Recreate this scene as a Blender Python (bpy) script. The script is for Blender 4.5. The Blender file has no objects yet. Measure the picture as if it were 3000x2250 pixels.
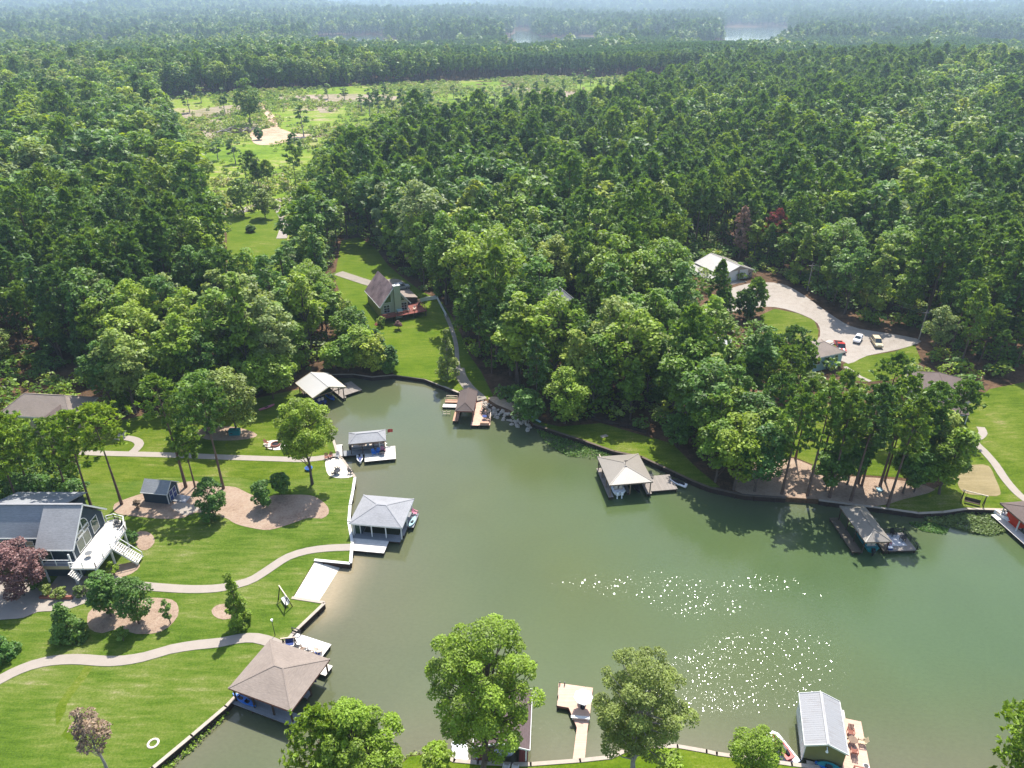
import bpy, math, random
import numpy as np
from mathutils import Vector, Matrix
from mathutils.geometry import delaunay_2d_cdt
random.seed(7)
RNG = np.random.default_rng(7)
sc = bpy.context.scene
COL = sc.collection

# ------------------------------------------------------------------ camera, sky, sun, exposure
FPX, CX, CY = 2083.0, 1500.0, 1125.0            # focal length and centre in photograph pixels (3000 x 2250)
PITCH, CAMZ = math.radians(28.1), 75.0
cam = bpy.data.cameras.new('camera'); camo = bpy.data.objects.new('camera', cam); COL.objects.link(camo)
cam.sensor_fit = 'HORIZONTAL'; cam.sensor_width = 36.0; cam.lens = 36.0*FPX/3000.0
cam.clip_start = 0.5; cam.clip_end = 30000.0
camo.location = (0, 0, CAMZ); camo.rotation_euler = (math.radians(90)-PITCH, 0, 0)
sc.camera = camo

SUN_EL, SUN_AZ = math.radians(60), math.radians(14)
world = bpy.data.worlds.new('World'); sc.world = world; world.use_nodes = True
wn = world.node_tree; wn.nodes.clear()
sky = wn.nodes.new('ShaderNodeTexSky'); sky.sky_type = 'NISHITA'; sky.sun_disc = False
sky.sun_elevation = SUN_EL; sky.sun_rotation = SUN_AZ; sky.altitude = 200; sky.air_density = 1.0; sky.dust_density = 1.5
bgn = wn.nodes.new('ShaderNodeBackground'); bgn.inputs['Strength'].default_value = 0.15
wo = wn.nodes.new('ShaderNodeOutputWorld')
wn.links.new(sky.outputs[0], bgn.inputs[0]); wn.links.new(bgn.outputs[0], wo.inputs[0])
sl = bpy.data.lights.new('sun', 'SUN'); sl.energy = 4.6; sl.angle = math.radians(0.53); sl.color = (1.0, 0.955, 0.88)
so = bpy.data.objects.new('sun', sl); COL.objects.link(so)
SUNV = Vector((math.sin(SUN_AZ)*math.cos(SUN_EL), math.cos(SUN_AZ)*math.cos(SUN_EL), math.sin(SUN_EL)))
so.rotation_euler = SUNV.to_track_quat('Z', 'Y').to_euler(); so.location = (0, 0, 150)
sc.view_settings.view_transform = 'Standard'; sc.view_settings.look = 'None'
sc.view_settings.exposure = 0.85; sc.view_settings.gamma = 1.0; sc.view_settings.use_curve_mapping = False
sc.render.engine = 'CYCLES'
cy = sc.cycles
cy.max_bounces = 6; cy.diffuse_bounces = 3; cy.glossy_bounces = 3; cy.transmission_bounces = 3; cy.transparent_max_bounces = 6
cy.volume_bounces = 0; cy.use_denoising = True; cy.use_adaptive_sampling = True; cy.adaptive_threshold = 0.015
cy.caustics_reflective = False; cy.caustics_refractive = False; cy.sample_clamp_indirect = 4.0
try:
    cy.denoiser = 'OPENIMAGEDENOISE'; cy.denoising_input_passes = 'RGB_ALBEDO_NORMAL'
except Exception: pass

# ------------------------------------------------------------------ terrain height and photograph pixel -> place
_ky = [-400, 140, 160, 185, 215, 260, 400, 550, 720, 900, 1100, 1400, 1650, 2300, 2600, 3200, 4200, 5500, 7000, 9000, 14000]
_kz = [0.9, 0.9, 1.6, 2.6, 3.0, 4.0, 7.0, 10, 13, 12, 5.5, 1.2, 1.2, 4, 8, 14, 26, 40, 56, 66, 66]
_yy = np.arange(-400, 14000, 2.0); _zz = np.interp(_yy, _ky, _kz)
_kr = np.ones(13)/13.0
_zz = np.convolve(np.pad(_zz, 6, mode='edge'), _kr, 'valid'); _zz = np.convolve(np.pad(_zz, 3, mode='edge'), np.ones(7)/7, 'valid')
def sstep(a, b, x):
    t = np.clip((x-a)/(b-a), 0, 1); return t*t*(3-2*t)
def hgt(x, y):
    x = np.asarray(x, float); y = np.asarray(y, float)
    z = np.interp(y, _yy, _zz)
    z = z + 0.028*np.maximum(0, sstep(45, 75, -x)*(np.minimum(-x, 140)-52))*sstep(20, 60, y)*(1-sstep(300, 500, y))
    z = z + 0.018*np.maximum(0, sstep(55, 85, x)*(np.minimum(x, 150)-62))*sstep(95, 120, y)*(1-sstep(300, 500, y))
    far = sstep(300, 700, y)
    z = z + far*(2.2*np.sin(x*0.011+y*0.004+1.0)+1.6*np.sin(x*0.023-y*0.013+2.0))
    ff = sstep(2400, 4500, y)
    z = z + ff*(22*np.sin(x*0.0016+0.7+y*0.0009)+13*np.sin(x*0.0041-y*0.0011)+6*np.sin(x*0.0083+y*0.0023+1.3))
    z = z + sstep(4200, 6500, y)*(26*np.exp(-((x-900)/900.0)**2)-6)
    r = x/(np.maximum(y, 1)*0.882+35)
    slot = lambda a, b, y0, y1: sstep(a-0.012, a+0.004, r+0.006*np.sin(y*0.02))*(1-sstep(b-0.004, b+0.012, r+0.006*np.sin(y*0.013+1)))*sstep(y0, y0+60, y+25*np.sin(x*0.03))*(1-sstep(y1-60, y1, y+40*np.sin(x*0.02)))
    m = np.clip(slot(-0.275, -0.18, 1230, 2150)+slot(-0.012, 0.115, 1230, 2080)+slot(0.0, 0.028, 1900, 2700)+slot(0.295, 0.39, 1500, 3050)+slot(0.40, 0.70, 2300, 2560), 0, 1)
    return z*(1-m)+m*(-3.0)
def h1(x, y): return float(hgt(x, y))
def ray(px, py):
    a = (px-CX)/FPX; b = (CY-py)/FPX
    return (a, b*math.sin(PITCH)+math.cos(PITCH), b*math.cos(PITCH)-math.sin(PITCH))
def P(px, py, z):
    d = ray(px, py); t = (z-CAMZ)/d[2]; return Vector((d[0]*t, d[1]*t, z))
def G(px, py, dz=0.0):
    d = ray(px, py); z = 1.0
    ts = np.geomspace(40, 9000, 900)
    f = CAMZ+d[2]*ts-hgt(d[0]*ts, d[1]*ts)-dz
    i = int(np.argmax(f < 0)) if (f < 0).any() else len(ts)-1
    a, b = ts[max(i-1, 0)], ts[i]
    for _ in range(25):
        m = (a+b)/2
        if CAMZ+d[2]*m-h1(d[0]*m, d[1]*m)-dz < 0: b = m
        else: a = m
    return Vector((d[0]*b, d[1]*b, CAMZ+d[2]*b))
def top_z(px, py, Y):
    d = ray(px, py); t = Y/d[1]; return CAMZ+d[2]*t

# ------------------------------------------------------------------ materials
def srgb(r, g, b):
    f = lambda c: (c/255/12.92) if c/255 <= 0.04045 else ((c/255+0.055)/1.055)**2.4
    return (f(r), f(g), f(b), 1.0)
def lin(c): return (c[0], c[1], c[2], 1.0)
class NT:
    def __init__(s, name):
        s.m = bpy.data.materials.new(name); s.m.use_nodes = True; s.t = s.m.node_tree; s.t.nodes.clear()
        s.out = s.n('ShaderNodeOutputMaterial')
    def n(s, t, **k):
        x = s.t.nodes.new(t)
        for a, b in k.items(): setattr(x, a, b)
        return x
    def l(s, a, b): s.t.links.new(a, b)
    def noise(s, vec, scale, detail=4, rough=0.55, dist=0.0):
        x = s.n('ShaderNodeTexNoise'); x.inputs['Scale'].default_value = scale; x.inputs['Detail'].default_value = detail
        x.inputs['Roughness'].default_value = rough; x.inputs['Distortion'].default_value = dist
        if vec is not None: s.l(vec, x.inputs['Vector'])
        return x.outputs['Fac']
    def ramp(s, fac, stops, interp='LINEAR'):
        x = s.n('ShaderNodeValToRGB'); x.color_ramp.interpolation = interp
        e = x.color_ramp.elements
        while len(e) < len(stops): e.new(0.5)
        for i, (p, c) in enumerate(stops):
            e[i].position = p; e[i].color = c if len(c) == 4 else (*c, 1)
        s.l(fac, x.inputs[0]); return x.outputs[0]
    def mix(s, fac, a, b, mode='MIX'):
        x = s.n('ShaderNodeMix'); x.data_type = 'RGBA'; x.blend_type = mode
        if hasattr(fac, 'is_linked'): s.l(fac, x.inputs[0])
        else: x.inputs[0].default_value = fac
        for v, i in ((a, 6), (b, 7)):
            if hasattr(v, 'is_linked'): s.l(v, x.inputs[i])
            else: x.inputs[i].default_value = v
        return x.outputs[2]
    def math(s, op, a, b=None, c=None, clamp=False):
        x = s.n('ShaderNodeMath', operation=op); x.use_clamp = clamp
        for i, v in enumerate((a, b, c)):
            if v is None: continue
            if hasattr(v, 'is_linked'): s.l(v, x.inputs[i])
            else: x.inputs[i].default_value = v
        return x.outputs[0]
    def mapv(s, vec, scale=(1, 1, 1), rot=(0, 0, 0)):
        x = s.n('ShaderNodeMapping'); x.inputs['Scale'].default_value = scale; x.inputs['Rotation'].default_value = rot
        s.l(vec, x.inputs['Vector']); return x.outputs[0]
    def val(s, col, fac, lo, hi):
        """multiply colour by a value that runs lo..hi with fac"""
        v = s.math('MULTIPLY_ADD', fac, hi-lo, lo)
        x = s.n('ShaderNodeVectorMath', operation='SCALE')
        if hasattr(col, 'is_linked'): s.l(col, x.inputs[0])
        else: x.inputs[0].default_value = col[:3]
        s.l(v, x.inputs['Scale']); return x.outputs[0]
    def bsdf(s, col, rough=0.8, spec=0.3, metal=0.0, bump=None, bstr=0.3, bdist=0.05):
        b = s.n('ShaderNodeBsdfPrincipled')
        if hasattr(col, 'is_linked'): s.l(col, b.inputs['Base Color'])
        else: b.inputs['Base Color'].default_value = col
        if hasattr(rough, 'is_linked'): s.l(rough, b.inputs['Roughness'])
        else: b.inputs['Roughness'].default_value = rough
        b.inputs['Specular IOR Level'].default_value = spec; b.inputs['Metallic'].default_value = metal
        if bump is not None:
            bp = s.n('ShaderNodeBump'); bp.inputs['Strength'].default_value = bstr; bp.inputs['Distance'].default_value = bdist
            s.l(bump, bp.inputs['Height']); s.l(bp.outputs[0], b.inputs['Normal'])
        s.b = b; return b.outputs[0]
    def done(s, sh): s.l(sh, s.out.inputs['Surface']); return s.m
    def pos(s): return s.n('ShaderNodeNewGeometry').outputs['Position']
    def objc(s): return s.n('ShaderNodeTexCoord').outputs['Object']
    def uv(s): return s.n('ShaderNodeTexCoord').outputs['UV']
    def orand(s): return s.n('ShaderNodeObjectInfo').outputs['Random']
    def attr(s, n, out='Fac'): return s.n('ShaderNodeAttribute', attribute_name=n).outputs[out]

MAT = {}
def plain(name, col, rough=0.7, var=0.18, scale=1.5, spec=0.3, metal=0.0, bump=0.0):
    t = NT(name); o = t.objc(); f = t.noise(o, scale, 5)
    c = t.val(col, f, 1-var*1.6, 1+var*1.6)
    MAT[name] = t.done(t.bsdf(c, rough, spec, metal, bump=f if bump else None, bstr=bump)); return MAT[name]
def shingle(name, col, col2=None, blot=0.25):
    t = NT(name); u = t.uv()
    a = t.noise(t.mapv(u, (2.2, 7.0, 1)), 1.0, 2, 0.6); b = t.noise(u, 0.35, 4, 0.6); g = t.noise(t.mapv(u, (0.5, 6.5, 1)), 1.0, 1)
    c = t.mix(t.ramp(b, [(0.35, (0, 0, 0, 1)), (0.7, (1, 1, 1, 1))]), col, col2 or tuple(0.82*v for v in col[:3])+(1,))
    c = t.val(c, a, 0.72, 1.28); c = t.val(c, g, 1-blot*0.5, 1+blot*0.5)
    MAT[name] = t.done(t.bsdf(c, 0.9, 0.15, bump=a, bstr=0.35, bdist=0.03)); return MAT[name]
def ribbed(name, col, period=0.3, dirt=0.35, dirtcol=(0.2, 0.18, 0.15, 1), rough=0.45):
    t = NT(name); u = t.uv(); sx = t.n('ShaderNodeSeparateXYZ'); t.l(u, sx.inputs[0])
    ph = t.math('FRACT', t.math('DIVIDE', sx.outputs[0], period)); rib = t.math('LESS_THAN', ph, 0.22)
    st = t.noise(t.mapv(u, (3.0, 0.35, 1)), 1.0, 4); bl = t.noise(u, 0.5, 4)
    d = t.math('MULTIPLY', t.ramp(st, [(0.45, (0, 0, 0, 1)), (0.75, (1, 1, 1, 1))]), t.ramp(bl, [(0.4, (0, 0, 0, 1)), (0.7, (1, 1, 1, 1))]))
    c = t.mix(t.math('MULTIPLY', d, dirt), col, dirtcol)
    c = t.val(c, rib, 1.0, 0.84); c = t.val(c, bl, 0.88, 1.12)
    MAT[name] = t.done(t.bsdf(c, rough, 0.4, bump=rib, bstr=0.5, bdist=0.03)); return MAT[name]
def plank(name, col, axis=0, w=0.14, var=0.22, rough=0.75):
    t = NT(name); u = t.uv(); sx = t.n('ShaderNodeSeparateXYZ'); t.l(u, sx.inputs[0])
    q = t.math('DIVIDE', sx.outputs[axis], w); fl = t.math('FLOOR', q); ph = t.math('FRACT', q)
    wnz = t.n('ShaderNodeTexWhiteNoise', noise_dimensions='1D'); t.l(fl, wnz.inputs['W'])
    gap = t.math('LESS_THAN', ph, 0.08)
    g = t.noise(u, 1.2, 5)
    c = t.val(col, wnz.outputs['Value'], 1-var*0.6, 1+var*0.6); c = t.val(c, g, 0.8, 1.2); c = t.val(c, gap, 1.0, 0.55)
    MAT[name] = t.done(t.bsdf(c, rough, 0.25, bump=gap, bstr=-0.3, bdist=0.02)); return MAT[name]
def glassm(name, col=(0.02, 0.03, 0.035, 1)):
    t = NT(name); f = t.noise(t.objc(), 0.8, 2)
    MAT[name] = t.done(t.bsdf(t.val(col, f, 0.6, 1.4), 0.06, 0.9)); return MAT[name]
plain('white_paint', srgb(213, 213, 209), 0.5, 0.05); plain('white_gloss', srgb(236, 236, 238), 0.25, 0.04, spec=0.5)
plain('dark_wood', srgb(66, 52, 44), 0.85, 0.3, 2.5); plain('post_wood', srgb(128, 108, 92), 0.85, 0.25, 2.0)
plain('pale_wood', srgb(205, 188, 168), 0.8, 0.15, 2.0); plain('dark_metal', srgb(40, 40, 44), 0.4, 0.15)
plain('grey_metal', srgb(150, 152, 155), 0.35, 0.1, metal=0.6); plain('black_rubber', srgb(24, 24, 25), 0.8, 0.15)
plain('red_paint', srgb(170, 40, 34), 0.3, 0.1, spec=0.5); plain('blue_paint', srgb(20, 105, 190), 0.35, 0.12, spec=0.5)
plain('deep_blue', srgb(38, 60, 120), 0.45, 0.12); plain('teal_paint', srgb(28, 118, 124), 0.5, 0.1)
plain('silver_paint', srgb(176, 178, 184), 0.3, 0.05, metal=0.1, spec=0.5); plain('tan_paint', srgb(188, 172, 140), 0.6, 0.1)
plain('pink_kayak', srgb(196, 120, 140), 0.4, 0.12); plain('orange_paint', srgb(206, 52, 18), 0.5, 0.12)
plain('concrete', srgb(152, 142, 131), 0.85, 0.08, 0.9, bump=0.05); plain('old_concrete', srgb(140, 132, 121), 0.9, 0.16, 0.6, bump=0.05)
plain('slate_siding', srgb(52, 65, 73), 0.75, 0.1, 1.0); plain('navy_siding', srgb(48, 64, 76), 0.75, 0.1, 1.0)
plain('yellow_siding', srgb(149, 142, 95), 0.75, 0.1, 1.0); plain('sage_siding', srgb(166, 170, 142), 0.7, 0.07, 1.0)
plain('olive_siding', srgb(120, 116, 76), 0.7, 0.12, 1.0); plain('barn_siding', srgb(160, 148, 138), 0.6, 0.07, 1.0)
plain('pale_blue_siding', srgb(150, 180, 186), 0.7, 0.07, 1.0); plain('tan_siding', srgb(178, 160, 136), 0.8, 0.1, 1.0)
plain('brick_red', srgb(140, 92, 78), 0.9, 0.2, 4.0); plain('stone', srgb(172, 162, 150), 0.9, 0.3, 3.0); plain('cushion', srgb(205, 190, 176), 0.9, 0.1)
plain('bark', srgb(92, 80, 72), 0.95, 0.3, 1.5); plain('pine_bark', srgb(104, 84, 74), 0.95, 0.3, 1.2); plain('grey_bark', srgb(150, 142, 136), 0.95, 0.25, 1.2)
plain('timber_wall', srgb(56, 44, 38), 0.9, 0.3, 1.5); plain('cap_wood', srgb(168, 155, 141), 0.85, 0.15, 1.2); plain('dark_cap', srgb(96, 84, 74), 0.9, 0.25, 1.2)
shingle('tan_shingle', srgb(140, 128, 118)); shingle('grey_shingle', srgb(152, 151, 151)); shingle('pale_shingle', srgb(150, 150, 152))
shingle('brown_shingle', srgb(99, 88, 84)); shingle('purple_shingle', srgb(89, 76, 78), srgb(140, 122, 120), 0.35); shingle('blue_shingle', srgb(146, 148, 151))
shingle('old_brown_shingle', srgb(94, 81, 80), srgb(90, 78, 78), 0.4); shingle('plum_shingle', srgb(105, 93, 88))
ribbed('white_metal', srgb(184, 182, 177), 0.45, 0.25, srgb(150, 110, 80)); ribbed('tan_metal', srgb(134, 127, 117), 0.3, 0.12)
ribbed('grey_metal_roof', srgb(146, 146, 147), 0.28, 0.75, srgb(112, 104, 98)); ribbed('barn_metal', srgb(168, 165, 160), 0.5, 0.1); ribbed('barn_brown_metal', srgb(137, 129, 118), 0.5, 0.2)
plank('pink_deck', srgb(189, 147, 122), 1); plank('pink_deck_x', srgb(188, 146, 122), 0); plank('grey_deck', srgb(137, 129, 121), 0); plank('grey_deck_y', srgb(141, 132, 124), 1)
plank('white_deck', srgb(214, 208, 199), 1, var=0.08); plank('white_deck_x', srgb(214, 208, 199), 0, var=0.08); plank('red_deck', srgb(127, 71, 61), 0)
plank('old_deck', srgb(96, 88, 76), 1); plank('salmon_deck', srgb(198, 164, 144), 1, var=0.12); plank('blue_grey_deck', srgb(137, 138, 140), 1, var=0.12)
glassm('glass'); glassm('green_glass', (0.03, 0.06, 0.03, 1)); glassm('blue_glass', (0.05, 0.09, 0.16, 1))

# ground materials
def ground_mat(name, stops, s1=0.12, s2=1.3, fine=7.0, mask=None, bump=0.3, stretch=None, rough=0.95, dk=0.46):
    t = NT(name); p = t.pos(); q = t.mapv(p, stretch[0], (0, 0, stretch[1])) if stretch else p
    a = t.noise(p, s1, 5, 0.6); b = t.noise(q, s2, 4, 0.65); f = t.noise(p, fine, 3, 0.7)
    m = t.math('MULTIPLY_ADD', b, 0.55, t.math('MULTIPLY', a, 0.55)); m = t.math('MULTIPLY_ADD', f, 0.25, m)
    c = t.ramp(t.math('SUBTRACT', m, 0.175), stops); c = t.val(c, f, 0.62*dk, 1.38*dk)
    MAT[name] = t.done(t.bsdf(c, rough, 0.1, bump=f, bstr=bump, bdist=0.15)); return MAT[name]
ground_mat('lawn_pale', [(0.28, srgb(78, 110, 26)), (0.45, srgb(110, 140, 42)), (0.56, srgb(136, 154, 66)), (0.65, srgb(162, 168, 100)), (0.75, srgb(204, 186, 150))], 0.11, 0.8, 5.0, stretch=((0.3, 2.0, 1), 0.5))
ground_mat('lawn_lush', [(0.28, srgb(84, 114, 20)), (0.46, srgb(112, 138, 28)), (0.58, srgb(138, 154, 56)), (0.72, srgb(182, 172, 116))], 0.10, 0.7, 4.0, stretch=((0.4, 1.8, 1), 0.2), dk=0.46)
ground_mat('lawn_bright', [(0.28, srgb(90, 124, 20)), (0.46, srgb(116, 146, 26)), (0.6, srgb(138, 158, 48)), (0.74, srgb(176, 172, 104))], 0.10, 0.7, 4.0, stretch=((0.4, 1.8, 1), 0.3), dk=0.46)
ground_mat('mulch', [(0.25, srgb(150, 124, 104)), (0.5, srgb(190, 164, 142)), (0.75, srgb(206, 186, 164))], 0.3, 2.5, 9.0, bump=0.6, dk=0.64)
ground_mat('straw', [(0.25, srgb(142, 130, 92)), (0.5, srgb(168, 152, 112)), (0.75, srgb(184, 168, 128))], 0.3, 1.6, 9.0, stretch=((0.25, 2.0, 1), 0.1), dk=0.64)
ground_mat('litter', [(0.25, srgb(74, 62, 44)), (0.45, srgb(112, 88, 66)), (0.6, srgb(150, 118, 92)), (0.8, srgb(176, 144, 118))], 0.08, 0.6, 4.0, bump=0.5)
ground_mat('gravel', [(0.25, srgb(182, 170, 156)), (0.5, srgb(212, 200, 186)), (0.8, srgb(226, 216, 204))], 0.07, 0.7, 6.0, dk=0.5)
ground_mat('sand', [(0.2, srgb(216, 202, 182)), (0.55, srgb(238, 228, 212)), (0.85, srgb(244, 238, 228))], 0.3, 2.0, 9.0, bump=0.15, dk=0.85)
ground_mat('dirt', [(0.2, srgb(176, 130, 96)), (0.5, srgb(216, 186, 156)), (0.8, srgb(232, 212, 190))], 0.03, 0.2, 2.0, dk=0.68)
ground_mat('slash', [(0.30, srgb(120, 136, 62)), (0.44, srgb(168, 158, 120)), (0.54, srgb(196, 176, 156)), (0.72, srgb(212, 190, 174))], 0.03, 0.16, 1.2, stretch=((0.4, 1.6, 1), 0.2), dk=0.58)
ground_mat('clearing', [(0.30, srgb(98, 134, 28)), (0.46, srgb(140, 172, 44)), (0.55, srgb(168, 184, 74)), (0.61, srgb(204, 186, 146)), (0.74, srgb(216, 192, 168))], 0.025, 0.09, 0.6, stretch=((0.35, 1.6, 1), 0.25), dk=0.52)

def foliage(name, stops, trans=0.42, lo=0.48, hi=1.52, tint=(1.25, 1.15, 0.5)):
    t = NT(name); r = t.orand(); lv = t.attr('lv')
    c = t.ramp(r, stops); c = t.val(c, lv, lo*1.22, hi*1.22)
    d = t.bsdf(c, 0.5, 0.4)
    tr = t.n('ShaderNodeBsdfTranslucent'); x = t.n('ShaderNodeVectorMath', operation='MULTIPLY'); t.l(c, x.inputs[0]); x.inputs[1].default_value = tint
    t.l(x.outputs[0], tr.inputs[0])
    mx = t.n('ShaderNodeMixShader'); mx.inputs[0].default_value = trans; t.l(d, mx.inputs[1]); t.l(tr.outputs[0], mx.inputs[2])
    MAT[name] = t.done(mx.outputs[0]); return MAT[name]
FK = 1.0
foliage('leaf', [(0.0, (0.085, 0.165, 0.030)), (0.25, (0.105, 0.195, 0.028)), (0.5, (0.135, 0.225, 0.022)), (0.72, (0.185, 0.270, 0.022)), (0.86, (0.230, 0.310, 0.026)), (0.94, (0.190, 0.245, 0.090)), (1.0, (0.28, 0.34, 0.035))])
foliage('needle', [(0.0, (0.072, 0.140, 0.030)), (0.4, (0.092, 0.170, 0.028)), (0.75, (0.120, 0.205, 0.026)), (1.0, (0.16, 0.235, 0.030))], 0.4)
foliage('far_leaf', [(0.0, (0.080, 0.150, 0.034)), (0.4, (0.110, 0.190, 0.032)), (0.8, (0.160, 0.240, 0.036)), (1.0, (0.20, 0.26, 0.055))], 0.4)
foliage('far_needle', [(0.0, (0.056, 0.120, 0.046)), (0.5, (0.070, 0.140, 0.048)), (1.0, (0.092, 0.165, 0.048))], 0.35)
foliage('bright_leaf', [(0.0, (0.17, 0.265, 0.024)), (1.0, (0.22, 0.31, 0.03))])
foliage('olive_leaf', [(0.0, (0.18, 0.235, 0.045)), (1.0, (0.20, 0.25, 0.06))])
foliage('shrub_leaf', [(0.0, (0.075, 0.165, 0.03)), (1.0, (0.11, 0.20, 0.035))])
foliage('plum_leaf', [(0.0, (0.175, 0.092, 0.082)), (1.0, (0.175, 0.092, 0.082))], 0.25, tint=(1.2, 0.8, 0.7))
foliage('dry_leaf', [(0.0, (0.22, 0.16, 0.10)), (1.0, (0.24, 0.17, 0.11))], 0.25, tint=(1.1, 0.9, 0.6))
foliage('rust_leaf', [(0.0, (0.34, 0.10, 0.085)), (1.0, (0.34, 0.10, 0.085))], 0.2, tint=(1.1, 0.8, 0.7))
foliage('tan_leaf', [(0.0, (0.36, 0.23, 0.16)), (1.0, (0.36, 0.23, 0.16))], 0.2, tint=(1.1, 0.9, 0.8))
foliage('lilac_leaf', [(0.0, (0.34, 0.26, 0.30)), (1.0, (0.34, 0.26, 0.30))], 0.2, tint=(1.0, 0.9, 1.0))
foliage('water_weed', [(0.0, (0.10, 0.15, 0.03)), (1.0, (0.12, 0.17, 0.04))], 0.25)
foliage('scrub_leaf', [(0.0, (0.15, 0.24, 0.02)), (0.5, (0.22, 0.30, 0.03)), (0.8, (0.27, 0.31, 0.07)), (1.0, (0.32, 0.30, 0.16))], 0.35)
foliage('grass_blade', [(0.0, (0.09, 0.17, 0.02)), (1.0, (0.12, 0.2, 0.03))], 0.3)

def water_mat():
    t = NT('lake_water'); p = t.pos()
    sh = t.attr('shallow'); big = t.noise(p, 0.018, 3, 0.5); mid = t.noise(p, 0.07, 3, 0.5, 0.6)
    deep = t.mix(t.ramp(big, [(0.4, (0, 0, 0, 1)), (0.62, (1, 1, 1, 1))]), (0.064, 0.102, 0.041, 1), (0.068, 0.092, 0.027, 1))
    c = t.mix(t.math('MULTIPLY', sh, 0.85, clamp=True), deep, (0.120, 0.114, 0.070, 1))
    c = t.mix(t.attr('sandy'), c, (0.34, 0.27, 0.17, 1))
    c = t.val(c, mid, 0.88, 1.12); c = t.val(c, t.noise(t.mapv(p, (1.0, 1.8, 1), (0, 0, 0.3)), 1.6, 5, 0.7), 0.80, 1.20)
    w1 = t.noise(t.mapv(p, (1.0, 1.5, 1), (0, 0, 0.35)), 2.3, 3, 0.6); w2 = t.noise(p, 0.55, 2, 0.5)
    patch = t.ramp(t.noise(t.mapv(p, (0.6, 1.6, 1), (0, 0, -0.15)), 0.035, 2, 0.5), [(0.36, (0.12, 0.12, 0.12, 1)), (0.6, (1, 1, 1, 1))])
    hgt_ = t.math('ADD', w1, t.math('MULTIPLY', w2, 0.8))
    sh_ = t.bsdf(c, 0.045, 0.5)
    t.b.inputs['IOR'].default_value = 1.33
    bp = t.n('ShaderNodeBump'); bp.inputs['Distance'].default_value = 0.045
    t.l(t.math('MULTIPLY', t.math('MULTIPLY', patch, 0.6), t.math('SUBTRACT', 1.0, t.math('MULTIPLY', sh, 0.9))), bp.inputs['Strength']); t.l(hgt_, bp.inputs['Height']); t.l(bp.outputs[0], t.b.inputs['Normal'])
    # small wavelets: each cell of the surface tilts its own way and flashes where it mirrors the sun
    vo = t.n('ShaderNodeTexVoronoi'); vo.inputs['Scale'].default_value = 17.0; t.l(p, vo.inputs['Vector'])
    sub = t.n('ShaderNodeVectorMath', operation='SUBTRACT'); t.l(vo.outputs['Color'], sub.inputs[0]); sub.inputs[1].default_value = (0.5, 0.5, 0.5)
    mul = t.n('ShaderNodeVectorMath', operation='MULTIPLY'); t.l(sub.outputs[0], mul.inputs[0]); mul.inputs[1].default_value = (0.35, 0.35, 0)
    sca = t.n('ShaderNodeVectorMath', operation='SCALE'); t.l(mul.outputs[0], sca.inputs[0]); t.l(t.math('MULTIPLY', patch, t.math('SUBTRACT', 1.0, t.math('MULTIPLY', sh, 0.9))), sca.inputs['Scale'])
    add = t.n('ShaderNodeVectorMath', operation='ADD'); t.l(sca.outputs[0], add.inputs[0]); add.inputs[1].default_value = (0, 0, 1)
    nm = t.n('ShaderNodeVectorMath', operation='NORMALIZE'); t.l(add.outputs[0], nm.inputs[0])
    t.b.inputs['Coat Weight'].default_value = 0.3; t.b.inputs['Coat Roughness'].default_value = 0.05; t.b.inputs['Coat IOR'].default_value = 1.33
    t.l(nm.outputs[0], t.b.inputs['Coat Normal'])
    MAT['lake_water'] = t.done(sh_)
water_mat()

# ------------------------------------------------------------------ mesh helpers
def quick_mesh(name, v, faces_flat, counts, mats, mat_idx=None, uv=None, attrs=None, smooth=False):
    me = bpy.data.meshes.new(name); v = np.asarray(v, np.float32)
    ff = np.asarray(faces_flat, np.int32); cn = np.asarray(counts, np.int32)
    me.vertices.add(len(v)); me.vertices.foreach_set('co', v.ravel())
    me.loops.add(len(ff)); me.loops.foreach_set('vertex_index', ff)
    me.polygons.add(len(cn)); st = np.concatenate(([0], np.cumsum(cn)[:-1])).astype(np.int32) if len(cn) else cn
    me.polygons.foreach_set('loop_start', st); me.polygons.foreach_set('loop_total', cn)
    for m in mats: me.materials.append(MAT[m])
    if mat_idx is not None: me.polygons.foreach_set('material_index', np.asarray(mat_idx, np.int32))
    me.polygons.foreach_set('use_smooth', np.full(len(cn), bool(smooth)))
    if uv is not None:
        l = me.uv_layers.new(name='UVMap'); l.data.foreach_set('uv', np.asarray(uv, np.float32).ravel())
    for k, a in (attrs or {}).items():
        at = me.attributes.new(k, 'FLOAT', 'POINT'); at.data.foreach_set('value', np.asarray(a, np.float32))
    me.update(calc_edges=True); me.validate(verbose=False)
    return me
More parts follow.
